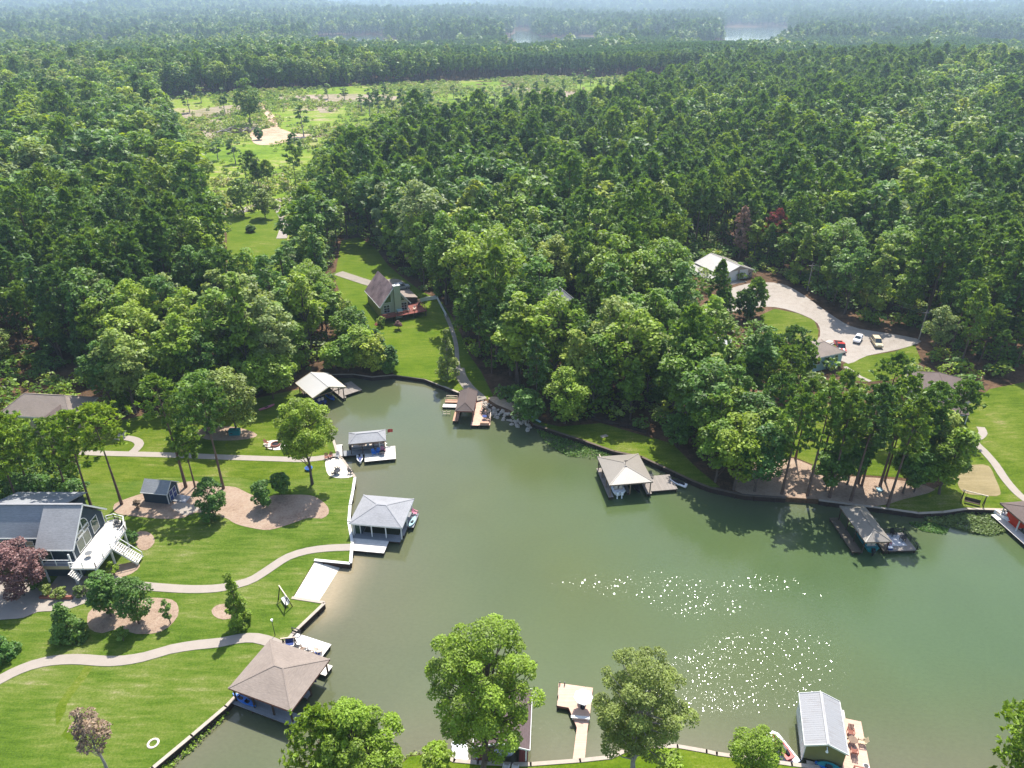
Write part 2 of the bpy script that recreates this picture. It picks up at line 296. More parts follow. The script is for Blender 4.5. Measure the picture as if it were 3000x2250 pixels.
class M:
    """collects shapes; every face gets metre-sized UVs along its own plane"""
    def __init__(s): s.v = []; s.f = []
    def add(s, vs, fs):
        o = len(s.v); s.v += [tuple(p) for p in vs]; s.f += [tuple(i+o for i in f) for f in fs]; return s
    def box(s, x0, x1, y0, y1, z0, z1):
        return s.add([(x0,y0,z0),(x1,y0,z0),(x1,y1,z0),(x0,y1,z0),(x0,y0,z1),(x1,y0,z1),(x1,y1,z1),(x0,y1,z1)],
                     [(0,3,2,1),(4,5,6,7),(0,1,5,4),(1,2,6,5),(2,3,7,6),(3,0,4,7)])
    def prism(s, poly, z0, z1):
        n = len(poly); area = sum(poly[i][0]*poly[(i+1)%n][1]-poly[(i+1)%n][0]*poly[i][1] for i in range(n))
        if area < 0: poly = poly[::-1]
        zt = z1 if callable(z1) else (lambda x, y: z1)
        return s.add([(x,y,z0) for x,y in poly]+[(x,y,zt(x,y)) for x,y in poly],
                     [tuple(range(n))[::-1], tuple(range(n,2*n))]+[(i,(i+1)%n,n+(i+1)%n,n+i) for i in range(n)])
    def slab(s, pts, th, down=True):
        """thin plate from 3-4 corner points, thickness below"""
        n = len(pts); lo = [(x,y,z-th) for x,y,z in pts]
        nz = Vector(pts[1])-Vector(pts[0]); nn = nz.cross(Vector(pts[2])-Vector(pts[0]))
        if nn.z < 0: pts = pts[::-1]; lo = lo[::-1]
        return s.add(list(pts)+lo, [tuple(range(n)), tuple(range(n,2*n))[::-1]]+[((i+1)%n,i,n+i,n+(i+1)%n) for i in range(n)])
    def plate(s, pts, th):
        """plate of any orientation, thickened along its own normal (both ways)"""
        a = Vector(pts[0]); nn = (Vector(pts[1])-a).cross(Vector(pts[2])-a).normalized()*(th/2); n = len(pts)
        return s.add([tuple(Vector(p)+nn) for p in pts]+[tuple(Vector(p)-nn) for p in pts],
                     [tuple(range(n)), tuple(range(n,2*n))[::-1]]+[((i+1)%n,i,n+i,n+(i+1)%n) for i in range(n)])
    def bar(s, a, b, w, h=None):
        """square bar from a to b"""
        a = Vector(a); b = Vector(b); d = (b-a).normalized(); h = h or w
        sd = d.cross(Vector((0,0,1))); sd = sd.normalized() if sd.length > 1e-3 else Vector((1,0,0)); up = sd.cross(d).normalized()
        q = [sd*(i*w/2)+up*(j*h/2) for i,j in ((-1,-1),(1,-1),(1,1),(-1,1))]
        return s.add([a+k for k in q]+[b+k for k in q], [(0,3,2,1),(4,5,6,7)]+[(i,(i+1)%4,4+(i+1)%4,4+i) for i in range(4)])
    def tube(s, a, b, r0, r1=None, n=8, cap=True):
        a = Vector(a); b = Vector(b); r1 = r0 if r1 is None else r1; d = (b-a).normalized()
        e = d.orthogonal().normalized(); g = d.cross(e)
        va = [a+(e*math.cos(2*math.pi*i/n)+g*math.sin(2*math.pi*i/n))*r0 for i in range(n)]
        vb = [b+(e*math.cos(2*math.pi*i/n)+g*math.sin(2*math.pi*i/n))*r1 for i in range(n)]
        f = [(i,(i+1)%n,n+(i+1)%n,n+i) for i in range(n)]
        if cap: f += [tuple(range(n))[::-1], tuple(range(n,2*n))]
        return s.add(va+vb, f)
    def loft(s, secs, cap=True):
        n = len(secs[0]); v = [p for q in secs for p in q]; f = []
        for k in range(len(secs)-1):
            f += [(k*n+i, k*n+(i+1)%n, (k+1)*n+(i+1)%n, (k+1)*n+i) for i in range(n)]
        if cap: f += [tuple(range(n))[::-1], tuple(range((len(secs)-1)*n, len(secs)*n))]
        return s.add(v, f)
    def dome(s, c, rx, ry, rz, n=10, m=5, jit=0, seed=0):
        r = random.Random(seed); secs = []
        for j in range(m+1):
            a = -math.pi/2+math.pi*j/m
            secs.append([(c[0]+rx*max(math.cos(a),0.02)*math.cos(2*math.pi*i/n)*(1+jit*r.uniform(-1,1)), c[1]+ry*max(math.cos(a),0.02)*math.sin(2*math.pi*i/n)*(1+jit*r.uniform(-1,1)), c[2]+rz*math.sin(a)) for i in range(n)])
        return s.loft(secs)
    def mesh(s, name, mat, smooth=False):
        v = np.array([tuple(p) for p in s.v], np.float64)
        uv = []
        for f in s.f:
            p = v[list(f)]; nrm = np.zeros(3)
            for i in range(len(f)):
                a = p[i]; b = p[(i+1)%len(f)]; nrm += np.cross(a, b)
            L = np.linalg.norm(nrm); nrm = nrm/L if L > 1e-12 else np.array([0,0,1.0])
            t = np.cross([0,0,1.0], nrm); tl = np.linalg.norm(t); t = t/tl if tl > 0.05 else np.array([1.0,0,0])
            b = np.cross(nrm, t); uv += [(q@t, q@b) for q in p]
        return quick_mesh(name, v, [i for f in s.f for i in f], [len(f) for f in s.f], [mat], uv=uv, smooth=smooth)
def ob(name, m, mat=None, parent=None, loc=None, rz=None, smooth=False):
    me = m if isinstance(m, bpy.types.Mesh) else m.mesh(name, mat, smooth)
    o = bpy.data.objects.new(name, me); COL.objects.link(o)
    if parent is not None: o.parent = parent
    if loc is not None: o.location = loc
    if rz is not None: o.rotation_euler = (0, 0, rz)
    return o
def tag(o, label, cat, group=None):
    o['label'] = label; o['category'] = cat
    if group: o['group'] = group
    return o
def thing(name, label, cat, loc=(0,0,0), rz=0.0, group=None):
    o = bpy.data.objects.new(name, None); COL.objects.link(o); o.empty_display_size = 0.3
    o.location = loc; o.rotation_euler = (0, 0, rz); return tag(o, label, cat, group)
def setting(o, kind='structure', label=None):
    o['kind'] = kind
    if label: o['label'] = label
    return o
def copy_tree(o, parent=None, loc=None, rz=None, scale=None, label=None, group=None):
    c = o.copy(); COL.objects.link(c); c.parent = parent
    if loc is not None: c.location = loc
    if rz is not None: c.rotation_euler = (0, 0, rz)
    if scale is not None: c.scale = (scale,)*3 if isinstance(scale, (int, float)) else scale
    if label: c['label'] = label
    if group: c['group'] = group
    for ch in o.children: copy_tree(ch, c)
    return c
def crom(pts, step=1.0, closed=False):
    """smooth curve through 2-D points"""
    p = [np.array(q[:2], float) for q in pts]; n = len(p); out = []
    rng = range(n) if closed else range(n-1)
    for i in rng:
        p0, p1, p2, p3 = (p[(i-1)%n], p[i], p[(i+1)%n], p[(i+2)%n]) if closed else (p[max(i-1,0)], p[i], p[i+1], p[min(i+2,n-1)])
        k = max(2, int(np.linalg.norm(p2-p1)/step))
        for j in range(k):
            t = j/k
            out.append(0.5*((2*p1)+(-p0+p2)*t+(2*p0-5*p1+4*p2-p3)*t*t+(-p0+3*p1-3*p2+p3)*t**3))
    if not closed: out.append(p[-1])
    return [tuple(q) for q in out]
def inpoly(x, y, poly):
    x = np.asarray(x); y = np.asarray(y); c = np.zeros(x.shape, bool); n = len(poly); j = n-1
    for i in range(n):
        xi, yi = poly[i]; xj, yj = poly[j]
        if yi != yj:
            c ^= ((yi > y) != (yj > y)) & (x < (xj-xi)*(y-yi)/(yj-yi)+xi)
        j = i
    return c
def polydist(x, y, poly, closed=True):
    x = np.asarray(x, float); y = np.asarray(y, float); d = np.full(x.shape, 1e9); n = len(poly)
    for i in range(n if closed else n-1):
        ax, ay = poly[i]; bx, by = poly[(i+1)%n]; L = (bx-ax)**2+(by-ay)**2
        t = np.clip(((x-ax)*(bx-ax)+(y-ay)*(by-ay))/max(L, 1e-9), 0, 1)
        d = np.minimum(d, np.hypot(x-(ax+t*(bx-ax)), y-(ay+t*(by-ay))))
    return d
def GP(pxs): return [tuple(G(*q)[:2]) for q in pxs]
def sheet(name, poly, dz, mat, res=3.0, kind='structure', zf=None, label=None):
    """flat patch draped on the ground"""
    poly = [tuple(q) for q in poly]; a = np.array(poly); x0, y0 = a.min(0); x1, y1 = a.max(0)
    gx, gy = np.meshgrid(np.arange(x0+res/2, x1, res), np.arange(y0+res/2, y1, res)); gx = gx.ravel(); gy = gy.ravel()
    k = inpoly(gx, gy, poly) & (polydist(gx, gy, poly) > res*0.35); n = len(poly)
    pts = [Vector(q) for q in poly]+[Vector((u, w)) for u, w in zip(gx[k], gy[k])]
    vs, es, fs, *_ = delaunay_2d_cdt(pts, [(i,(i+1)%n) for i in range(n)], [], 1, 1e-4)
    va = np.array([(q.x, q.y) for q in vs]); zz = (hgt(va[:,0], va[:,1]) if zf is None else zf(va[:,0], va[:,1]))+dz
    me = quick_mesh(name, np.column_stack((va, zz)), [i for f in fs for i in f], [len(f) for f in fs], [mat], uv=[tuple(va[i]) for f in fs for i in f])
    for p in me.polygons:
        pass
    o = ob(name, me)
    return setting(o, kind, label)
def ribbon(name, line, w, dz, mat, step=1.2, kind='structure'):
    c = crom(line, step); v = []; f = []
    for i, q in enumerate(c):
        a = np.array(c[max(i-1,0)]); b = np.array(c[min(i+1,len(c)-1)]); d = (b-a)/max(np.linalg.norm(b-a), 1e-6); nn = np.array((-d[1], d[0]))
        l = np.array(q)+nn*w/2; r = np.array(q)-nn*w/2; zl = h1(*l); zr = h1(*r)
        v += [(l[0],l[1],zl-0.1),(l[0],l[1],zl+dz),(r[0],r[1],zr+dz),(r[0],r[1],zr-0.1)]
        if i: k = 4*i; f += [(k-4+j, k-3+j, k+1+j, k+j) for j in range(3)]
    m = M().add(v, f); return setting(ob(name, m, mat), kind)

# ------------------------------------------------------------------ shoreline, ground, water
SHORE_PX = [(150,2480),(446,2250),(560,2155),(660,2070),(770,1955),(862,1850),(948,1768),(856,1754),(924,1640),(1025,1650),(1030,1590),(1020,1530),(1024,1480),(1032,1440),(1038,1400),
 (1018,1370),(1000,1345),(985,1325),(975,1290),(950,1240),(915,1190),(890,1160),(880,1135),(905,1108),(970,1097),(1035,1096),(1090,1104),(1155,1098),(1245,1110),(1320,1140),(1345,1150),(1380,1163),
 (1416,1170),(1440,1190),(1500,1215),(1565,1243),(1640,1268),(1700,1287),(1800,1322),(1880,1338),(1960,1375),(2030,1408),(2080,1428),(2180,1450),(2300,1458),(2400,1465),(2500,1478),(2600,1490),(2690,1503),(2760,1500),(2830,1490),(3000,1494),(3400,1500),(4200,1480),(5600,1470),
 (5600,2500),(4000,2420),(3000,2310),(2800,2290),(2600,2275),(2400,2252),(2320,2243),(2100,2212),(2070,2205),(1985,2190),(1900,2190),(1840,2200),(1790,2222),(1700,2232),(1555,2243),(1500,2243),(1400,2238),(1330,2232),(1260,2205),(1200,2215),(1150,2260),(1000,2330),(700,2480),(300,2650)]
SHORE = [tuple(P(a, b, 0.9)[:2]) for a, b in SHORE_PX]
def make_ground():
    nx, ny = np.meshgrid(np.arange(-260, 261, 5.0), np.arange(5, 281, 5.0)); pts = [np.column_stack((nx.ravel(), ny.ravel()))]
    y = 286.0
    while y < 13000:
        k = np.linspace(-1, 1, 64); pts.append(np.column_stack((k*(0.95*y+180), np.full(64, y)))); y *= 1.034
    p = np.vstack(pts); d = polydist(p[:,0], p[:,1], SHORE); p = p[d > 1.5]
    n = len(SHORE); allp = [Vector(q) for q in SHORE]+[Vector(q) for q in p]
    vs, es, fs, *_ = delaunay_2d_cdt(allp, [(i,(i+1)%n) for i in range(n)], [], 0, 1e-4)
    va = np.array([(q.x, q.y) for q in vs]); z = hgt(va[:,0], va[:,1])
    tri = np.array([f for f in fs if len(f) == 3]); ce = va[tri].mean(1); keep = ~inpoly(ce[:,0], ce[:,1], SHORE); tri = tri[keep]
    v = np.column_stack((va, z)); nb = len(v)
    sk = np.array([(a, b, -0.8) for a, b in SHORE]); top = np.array([(a, b, h1(a, b)) for a, b in SHORE])
    v = np.vstack((v, top, sk)); fl = list(tri.ravel()); cn = [3]*len(tri)
    for i in range(n):
        j = (i+1) % n; fl += [nb+i, nb+j, nb+n+j, nb+n+i]; cn.append(4)
    me = quick_mesh('ground', v, fl, cn, ['litter'], smooth=False)
    return setting(ob('ground', me), 'structure')
make_ground()
def make_water():
    gx, gy = np.meshgrid(np.arange(-140, 321, 2.0), np.arange(10, 191, 2.0)); sh = gx.shape; x = gx.ravel(); y = gy.ravel()
    d = polydist(x, y, SHORE); ins = inpoly(x, y, SHORE)
    s = np.where(ins, np.exp(-d/5.0)*0.75, 0.75)
    s = s+0.55*np.exp(-(((x+22)/24.0)**2+((y-112)/34.0)**2))+0.45*np.exp(-(((x+18)/16.0)**2+((y-62)/12.0)**2))+0.35*np.exp(-(((x+20)/16.0)**2+((y-78)/14)**2))+0.35*np.exp(-(((y-50)/7.0)**2))
    be = [P(*q, 0.0) for q in ((1000,1655),(938,1772))]; sandy = np.clip(1.15-polydist(x, y, [(q.x, q.y) for q in be], False)/5.0, 0, 1)**1.5*0.8
    v = np.column_stack((x, y, np.zeros_like(x))); R, C = sh; idx = np.arange(R*C).reshape(sh)
    q = np.stack((idx[:-1,:-1], idx[:-1,1:], idx[1:,1:], idx[1:,:-1]), -1).reshape(-1, 4)
    nb = len(v); far = [(-2500,1350,0),(3500,1350,0),(3500,3050,0),(-2500,3050,0)]
    v = np.vstack((v, far)); fl = np.concatenate((q.ravel(), np.arange(nb, nb+4))); cn = [4]*(len(q)+1)
    me = quick_mesh('lake_water', v, fl, cn, ['lake_water'], attrs={'shallow': np.concatenate((np.clip(s, 0, 1), np.zeros(4))), 'sandy': np.concatenate((sandy, np.zeros(4)))})
    return setting(ob('lake_water', me), 'structure')
make_water()

# ------------------------------------------------------------------ trees
def leaf_quads(c, nrm, s, asp, rng):
    n = len(c); nrm = nrm/np.maximum(np.linalg.norm(nrm, axis=1, keepdims=True), 1e-6)
    r = rng.normal(size=(n, 3)); t = np.cross(nrm, r); t /= np.maximum(np.linalg.norm(t, axis=1, keepdims=True), 1e-6); b = np.cross(nrm, t)
    s = s[:, None]; a = asp[:, None]
    fold = nrm*s*rng.uniform(-0.35, 0.35, (n, 1))
    v = np.stack((c-t*s, c-b*s*a+fold, c+t*s, c+b*s*a+fold*rng.uniform(-1, 1, (n, 1))), 1)
    return v.reshape(-1, 3)
def tube_path(pts, rad, n=6):
    pts = [np.array(p, float) for p in pts]; v = []; f = []
    for i, p in enumerate(pts):
        d = pts[min(i+1, len(pts)-1)]-pts[max(i-1, 0)]; d /= max(np.linalg.norm(d), 1e-6)
        e = np.cross(d, (0.31, 0.95, 0.07)); e /= max(np.linalg.norm(e), 1e-6); g = np.cross(d, e)
        for k in range(n):
            a = 2*math.pi*k/n; v.append(p+(e*math.cos(a)+g*math.sin(a))*rad[i])
        if i: f += [((i-1)*n+k, (i-1)*n+(k+1)%n, i*n+(k+1)%n, i*n+k) for k in range(n)]
    return v, f
def gen_broad(seed, H, R, cb=0.3, nl=26, nleaf=2200, ls=0.42, prof='round', limb=True, lr=(0.26, 0.42), open_=1.0):
    rng = np.random.default_rng(seed); wood = M(); base = (0, 0, -0.4)
    lean = rng.normal(0, 0.02*H, 2); tz = H*(0.9 if prof != 'round' else 0.78); zs = np.linspace(0, 1, 7)
    wob = rng.normal(0, 0.008*H, (7, 2)); wob[0] = 0; r0 = 0.0135*H+0.03
    tp = [(lean[0]*t*t+wob[i,0], lean[1]*t*t+wob[i,1], -0.4+(tz+0.4)*t) for i, t in enumerate(zs)]
    wood.add(*tube_path(tp, [r0*(1.25 if t == 0 else 1-0.82*t) for t in zs], 7))
    zc = H*(cb+1)/2; az = H*(1-cb)/2; C = []; Rr = []
    for k in range(nl*14):
        if len(C) >= nl: break
        if prof == 'round':
            d = rng.normal(size=3); d /= np.linalg.norm(d); q = rng.uniform(0.35, 0.82); c = np.array((d[0]*R*q, d[1]*R*q, zc+d[2]*az*q*0.95+0.04*H))
            r = R*rng.uniform(*lr)
        else:
            t = rng.uniform(0, 1)**(0.85 if prof == 'cone' else 1.0); w = (1-t)**0.85 if prof == 'cone' else math.sqrt(max(0.05, 1-(2*t-0.9)**2/1.25))
            a = rng.uniform(0, 6.283); q = rng.uniform(0.45, 0.9)*w; c = np.array((math.cos(a)*R*q, math.sin(a)*R*q, H*(cb+(0.97-cb)*t)))
            r = R*rng.uniform(*lr)*(0.45+0.55*w)
        if all(np.linalg.norm((c-o)*(1, 1, 1.1)) > 0.62*(r+s)*open_*0.9 for o, s in zip(C, Rr)): C.append(c); Rr.append(r)
    C.append(np.array((lean[0]*0.8, lean[1]*0.8, H-R*0.3))); Rr.append(R*0.3)
    C = np.array(C); Rr = np.array(Rr)
    if limb:
        for c, r in zip(C, Rr):
            t = np.clip((c[2]-0.22*H*rng.uniform(0.4, 1.1))/tz, 0.12, 0.97); i = t*6; k = int(min(i, 5)); s = np.array(tp[k])*(1-(i-k))+np.array(tp[k+1])*(i-k)
            mid = (s+c)/2+np.array((0, 0, -0.04*H))*rng.uniform(0, 1); wood.add(*tube_path([s, mid, c+(c-s)*0.15], [r0*0.38*(1.05-t), r0*0.22, r0*0.07], 4))
    cnt = np.maximum(4, (nleaf*Rr**2/np.sum(Rr**2)).astype(int)); li = np.repeat(np.arange(len(C)), cnt); n = len(li)
    out = C-np.array((0, 0, zc-0.25*az)); out = out/np.maximum(np.linalg.norm(out, axis=1, keepdims=True), 1e-6)
    d = rng.normal(size=(n, 3)); d /= np.linalg.norm(d, axis=1, keepdims=True); d = d+0.45*out[li]+np.array((0, 0, 0.3)); d /= np.linalg.norm(d, axis=1, keepdims=True)
    rr = Rr[li]*rng.uniform(0.5, 1.12, n)**0.7
    pos = C[li]+d*rr[:, None]*np.array((1, 1, 0.78)); nr = d*0.45+np.array((0, 0, 0.75))+rng.normal(0, 0.4, (n, 3))
    lv = np.clip(rng.normal(0.5, 0.2, n)+(rng.uniform(-0.22, 0.22, len(C)))[li], 0, 1)
    v = leaf_quads(pos, nr, ls*rng.uniform(0.6, 1.25, n), rng.uniform(0.45, 0.8, n), rng)
    return wood, v, lv
def gen_pine(seed, H, R, cb=0.5, nb=46, tuft=4, nq=6, ls=0.55, droop=0.0):
    rng = np.random.default_rng(seed); wood = M(); r0 = 0.010*H+0.04
    lean = rng.normal(0, 0.018*H, 2); zs = np.linspace(0, 1, 7)
    tp = lambda t: np.array((lean[0]*t*t, lean[1]*t*t, -0.4+(H*0.98+0.4)*t))
    wood.add(*tube_path([tp(t) for t in zs], [r0*(1.2 if t == 0 else 1-0.9*t) for t in zs], 6))
    P_ = []; D_ = []; S_ = []
    for k in range(nb):
        u = (k+rng.uniform(0, 1))/nb; t = cb+(1-cb)*u**0.85
        w = (math.sin(math.pi*min(1, (u*0.86+0.2)))**0.8)*rng.uniform(0.6, 1.1); L = R*w+0.25; a = k*2.4+rng.uniform(-0.5, 0.5)
        s = tp(min(t, 0.985)); e = s+np.array((math.cos(a)*L, math.sin(a)*L, L*(0.22+0.35*u)-droop*L)); mid = (s+e)/2+np.array((0, 0, -0.06*L))
        wood.add(*tube_path([s, mid, e], [r0*0.28*(1.1-t), r0*0.18*(1.1-t)+0.008, 0.012], 3))
        for j in range(tuft):
            q = rng.uniform(0.42, 1.05)**0.75; c = s+(e-s)*q+rng.normal(0, 0.13*L+0.1, 3)*np.array((1, 1, 0.5))
            P_.append(c); D_.append((math.cos(a)*0.5, math.sin(a)*0.5, 0.9)); S_.append(1.0)
    P_.append(tp(1)); D_.append((0, 0, 1)); S_.append(0.9)
    P_ = np.array(P_); D_ = np.array(D_); n = len(P_)*nq; li = np.repeat(np.arange(len(P_)), nq)
    d = rng.normal(size=(n, 3))+D_[li]*0.8; d /= np.linalg.norm(d, axis=1, keepdims=True)
    pos = P_[li]+d*ls*rng.uniform(0.2, 0.75, (n, 1)); nr = np.cross(d, rng.normal(size=(n, 3)))+np.array((0, 0, 0.35))
    lv = np.clip(rng.normal(0.5, 0.16, n)+rng.uniform(-0.25, 0.25, len(P_))[li], 0, 1)
    v = leaf_quads(pos, nr, ls*rng.uniform(0.7, 1.2, n), rng.uniform(0.28, 0.5, n), rng)
    return wood, v, lv
def crown_mesh(v, lv, mat):
    n = len(v)//4; return quick_mesh('crown', v, np.arange(4*n), np.full(n, 4), [mat], attrs={'lv': np.repeat(lv, 4)})
def joined_mesh(g, lmat, wmat):
    wood, v, lv = g; n = len(v)//4; wv = np.array([tuple(p) for p in wood.v]); wf = wood.f
    fl = np.concatenate((np.arange(4*n), np.array([i for f in wf for i in f])+4*n)); cn = np.concatenate((np.full(n, 4), [len(f) for f in wf]))
    mi = np.concatenate((np.zeros(n, int), np.ones(len(wf), int)))
    return quick_mesh('tree_source', np.vstack((v, wv)), fl, cn, [lmat, wmat], mat_idx=mi, attrs={'lv': np.concatenate((np.repeat(lv, 4), np.full(len(wv), 0.5)))})
def plant_tree(g, name, label, cat, loc, rz=0, lmat='leaf', wmat='bark', group=None, part='crown', wpart='trunk', scale=1):
    t = thing(name, label, cat, loc, rz, group); t.scale = (scale,)*3
    ob(wpart, g[0], wmat, t); ob(part, crown_mesh(g[1], g[2], lmat), parent=t); return t
def instancer(name, pts, scl, rz, vi, sources, zs=None):
    """one mass of instances (nobody could count it)"""
    me = bpy.data.meshes.new(name); me.vertices.add(len(pts)); me.vertices.foreach_set('co', np.asarray(pts, np.float32).ravel())
    for k, a, ty in (('sc', scl, 'FLOAT'), ('rz', rz, 'FLOAT'), ('vi', vi, 'INT')):
        at = me.attributes.new(k, ty, 'POINT'); at.data.foreach_set('value', np.asarray(a, np.int32 if ty == 'INT' else np.float32))
    o = bpy.data.objects.new(name, me); COL.objects.link(o); o['kind'] = 'stuff'
    c = bpy.data.collections.new(name+'_sources')
    for i, s in enumerate(sources): c.objects.link(bpy.data.objects.new('%s_source_%02d' % (name, i), s))
    ng = bpy.data.node_groups.new(name, 'GeometryNodeTree'); ng.interface.new_socket('Geometry', in_out='INPUT', socket_type='NodeSocketGeometry'); ng.interface.new_socket('Geometry', in_out='OUTPUT', socket_type='NodeSocketGeometry')
    N = ng.nodes.new; L = ng.links.new; gi = N('NodeGroupInput'); go = N('NodeGroupOutput'); ip = N('GeometryNodeInstanceOnPoints'); ci = N('GeometryNodeCollectionInfo')
    ci.inputs['Collection'].default_value = c; ci.inputs['Separate Children'].default_value = True; ci.inputs['Reset Children'].default_value = True
    def na(n, ty):
        x = N('GeometryNodeInputNamedAttribute'); x.data_type = ty; x.inputs['Name'].default_value = n; return x.outputs['Attribute']
    cx = N('ShaderNodeCombineXYZ'); er = N('FunctionNodeEulerToRotation'); L(na('rz', 'FLOAT'), cx.inputs['Z']); L(cx.outputs[0], er.inputs[0])
    L(gi.outputs[0], ip.inputs['Points']); L(ci.outputs[0], ip.inputs['Instance']); ip.inputs['Pick Instance'].default_value = True
    L(na('vi', 'INT'), ip.inputs['Instance Index']); L(er.outputs[0], ip.inputs['Rotation']); L(na('sc', 'FLOAT'), ip.inputs['Scale']); L(ip.outputs[0], go.inputs[0])
    mo = o.modifiers.new('instances', 'NODES'); mo.node_group = ng
    return o

# ------------------------------------------------------------------ lawns, beds, paths, drives
SH = {}                                             # named ground outlines in metres
def outline(k, pxs, smooth=0): 
    w = GP(pxs); SH[k] = crom(w, smooth, True) if smooth else w; return SH[k]
L_SHORE = [SHORE_PX[i] for i in range(1, 24)]
outline('yard', [(-700,2900),(-700,1250),(-200,1240),(60,1250),(260,1270),(340,1235),(430,1215),(560,1200),(640,1180),(760,1165),(830,1150),(878,1140)]+[(890,1160),(915,1190),(950,1240),(975,1290),(985,1325),(1000,1345),(1018,1370),(1038,1400),(1032,1440),(1024,1480),(1020,1530),(1030,1590),(1025,1650),(924,1640),(856,1754),(948,1768),(862,1850),(770,1955),(660,2070),(560,2155),(446,2250),(150,2480)])
outline('aframe_lawn', [(1000,705),(1050,695),(1100,725),(1135,775),(1175,810),(1230,850),(1295,885),(1325,930),(1350,980),(1375,1040),(1410,1090),(1440,1150),(1450,1172),(1416,1169),(1380,1163),(1345,1150),(1320,1140),(1245,1110),(1155,1098),(1128,1050),(1090,985),(1030,955),(1005,880),(980,815)])
outline('cove_lawn', [(1000,700),(1010,840)])
outline('north_strip', [(1560,1232),(1640,1250),(1700,1245),(1760,1240),(1880,1275),(1970,1300),(2040,1370),(2110,1428),(2080,1428),(2030,1408),(1960,1375),(1880,1338),(1800,1322),(1700,1287),(1640,1268),(1565,1243)])
outline('grove_lawn', [(2210,1240),(2260,1190),(2340,1190),(2480,1180),(2620,1190),(2760,1200),(2800,1230),(2800,1400),(2650,1400),(2440,1385),(2330,1340),(2240,1330),(2205,1290)])
outline('east_lawn', [(2760,1240),(2830,1190),(2900,1140),(3050,1110),(3400,1100),(3600,1495),(3400,1500),(3000,1494),(2830,1490),(2760,1500),(2690,1503),(2600,1490),(2560,1485),(2640,1450),(2740,1430),(2800,1400)])
outline('drive_lawn', [(2470,1068),(2500,1050),(2560,1040),(2620,1030),(2680,1010),(2700,1060),(2620,1110),(2540,1120),(2480,1110)])
outline('island_lawn', [(2225,925),(2270,905),(2340,920),(2385,940),(2398,970),(2395,1000),(2350,1010),(2290,990),(2240,960)])
outline('road_lawn', [(665,650),(720,628),(800,610),(840,665),(845,760),(830,860),(800,940),(700,940),(672,860),(665,740)])
outline('south_bank', [(1150,2262),(1200,2217),(1260,2207),(1330,2234),(1400,2240),(1500,2245),(1555,2245),(1700,2234),(1790,2224),(1840,2202),(1900,2192),(1985,2192),(2070,2207),(2100,2214),(2320,2245),(2400,2254),(2600,2277),(2800,2292),(3000,2312),(3000,2800),(900,2800)])
outline('clearing', [(470,290),(700,270),(960,255),(1150,246),(1350,236),(1600,222),(1900,228),(2060,222),(2075,250),(1930,300),(1850,335),(1750,372),(1570,415),(1430,445),(1300,445),(1180,435),(1060,475),(970,510),(935,590),(905,690),(870,730),(800,760),(700,735),(640,650),(590,560),(540,470),(500,380)])
outline('gravel_drive', [(2110,860),(2150,842),(2215,828),(2290,832),(2350,862),(2410,905),(2490,955),(2570,972),(2650,985),(2700,1000),(2640,1022),(2540,1043),(2485,1066),(2440,1040),(2385,1012),(2402,985),(2395,948),(2350,922),(2270,900),(2180,905),(2090,930),(2060,900)], 2)
outline('mulch_grove', [(2200,1350),(2240,1335),(2330,1345),(2440,1390),(2560,1400),(2650,1410),(2740,1435),(2640,1465),(2560,1484),(2400,1464),(2300,1457),(2180,1449),(2150,1420)], 2)
for k, dz, mt in (('yard', 0.03, 'lawn_pale'), ('aframe_lawn', 0.03, 'lawn_bright'), ('north_strip', 0.03, 'lawn_lush'), ('grove_lawn', 0.03, 'lawn_lush'), ('east_lawn', 0.035, 'lawn_lush'), ('drive_lawn', 0.03, 'lawn_lush'), ('road_lawn', 0.12, 'lawn_bright'), ('south_bank', 0.03, 'lawn_bright')):
    sheet('lawn', SH[k], dz, MAT and mt, 4.0)
outline('upper_yard', [(-100,1262),(260,1275),(340,1240),(430,1220),(560,1206),(640,1186),(760,1172),(850,1160),(900,1200),(945,1260),(960,1310),(975,1330),(955,1345),(940,1370),(900,1400),(790,1420),(700,1400),(600,1396),(480,1400),(380,1412),(240,1420),(100,1400),(-100,1400)])
sheet('lawn', SH['upper_yard'], 0.045, 'lawn_lush', 4.0)
sheet('clearing', SH['clearing'], 0.05, 'clearing', 10.0)
sheet('gravel_drive', SH['gravel_drive'], 0.05, 'gravel', 4.0)
sheet('lawn', SH['island_lawn'], 0.09, 'lawn_lush', 3.0)
sheet('mulch_bed', SH['mulch_grove'], 0.06, 'mulch', 3.0)
def bed(pxs, mt='mulch', dz=0.065, name='mulch_bed', res=1.5): return sheet(name, crom(GP(pxs), 0.8, True), dz, mt, res)
bed([(335,1500),(335,1478),(370,1462),(420,1445),(470,1425),(520,1416),(575,1410),(600,1424),(655,1425),(690,1428),(735,1449),(775,1462),(800,1452),(850,1450),(910,1452),(940,1466),(960,1485),(963,1505),(942,1520),(905,1518),(850,1536),(790,1553),(740,1548),(690,1535),(655,1516),(575,1502),(540,1517),(480,1521),(420,1516),(360,1509)])
bed([(398,1562),(430,1558),(450,1572),(452,1592),(430,1612),(404,1606)]); bed([(308,1690),(330,1660),(398,1648),(410,1660),(388,1680),(350,1692)])
bed([(256,1810),(270,1785),(330,1762),(420,1752),(505,1758),(524,1790),(510,1822),(470,1852),(400,1858),(350,1842),(300,1856),(262,1842)])
bed([(620,1790),(632,1776),(655,1770),(685,1778),(705,1792),(690,1808),(655,1816),(628,1806)]); bed([(580,1262),(620,1250),(690,1252),(745,1268),(750,1280),(700,1290),(620,1290),(585,1280)])
bed([(120,1745),(200,1740),(275,1740),(330,1700),(300,1690),(240,1700),(150,1715)], 'mulch')
bed([(2812,1372),(2860,1362),(2896,1366),(2915,1400),(2930,1450),(2880,1452),(2830,1446),(2806,1420)], 'straw', 0.07, 'straw_patch')
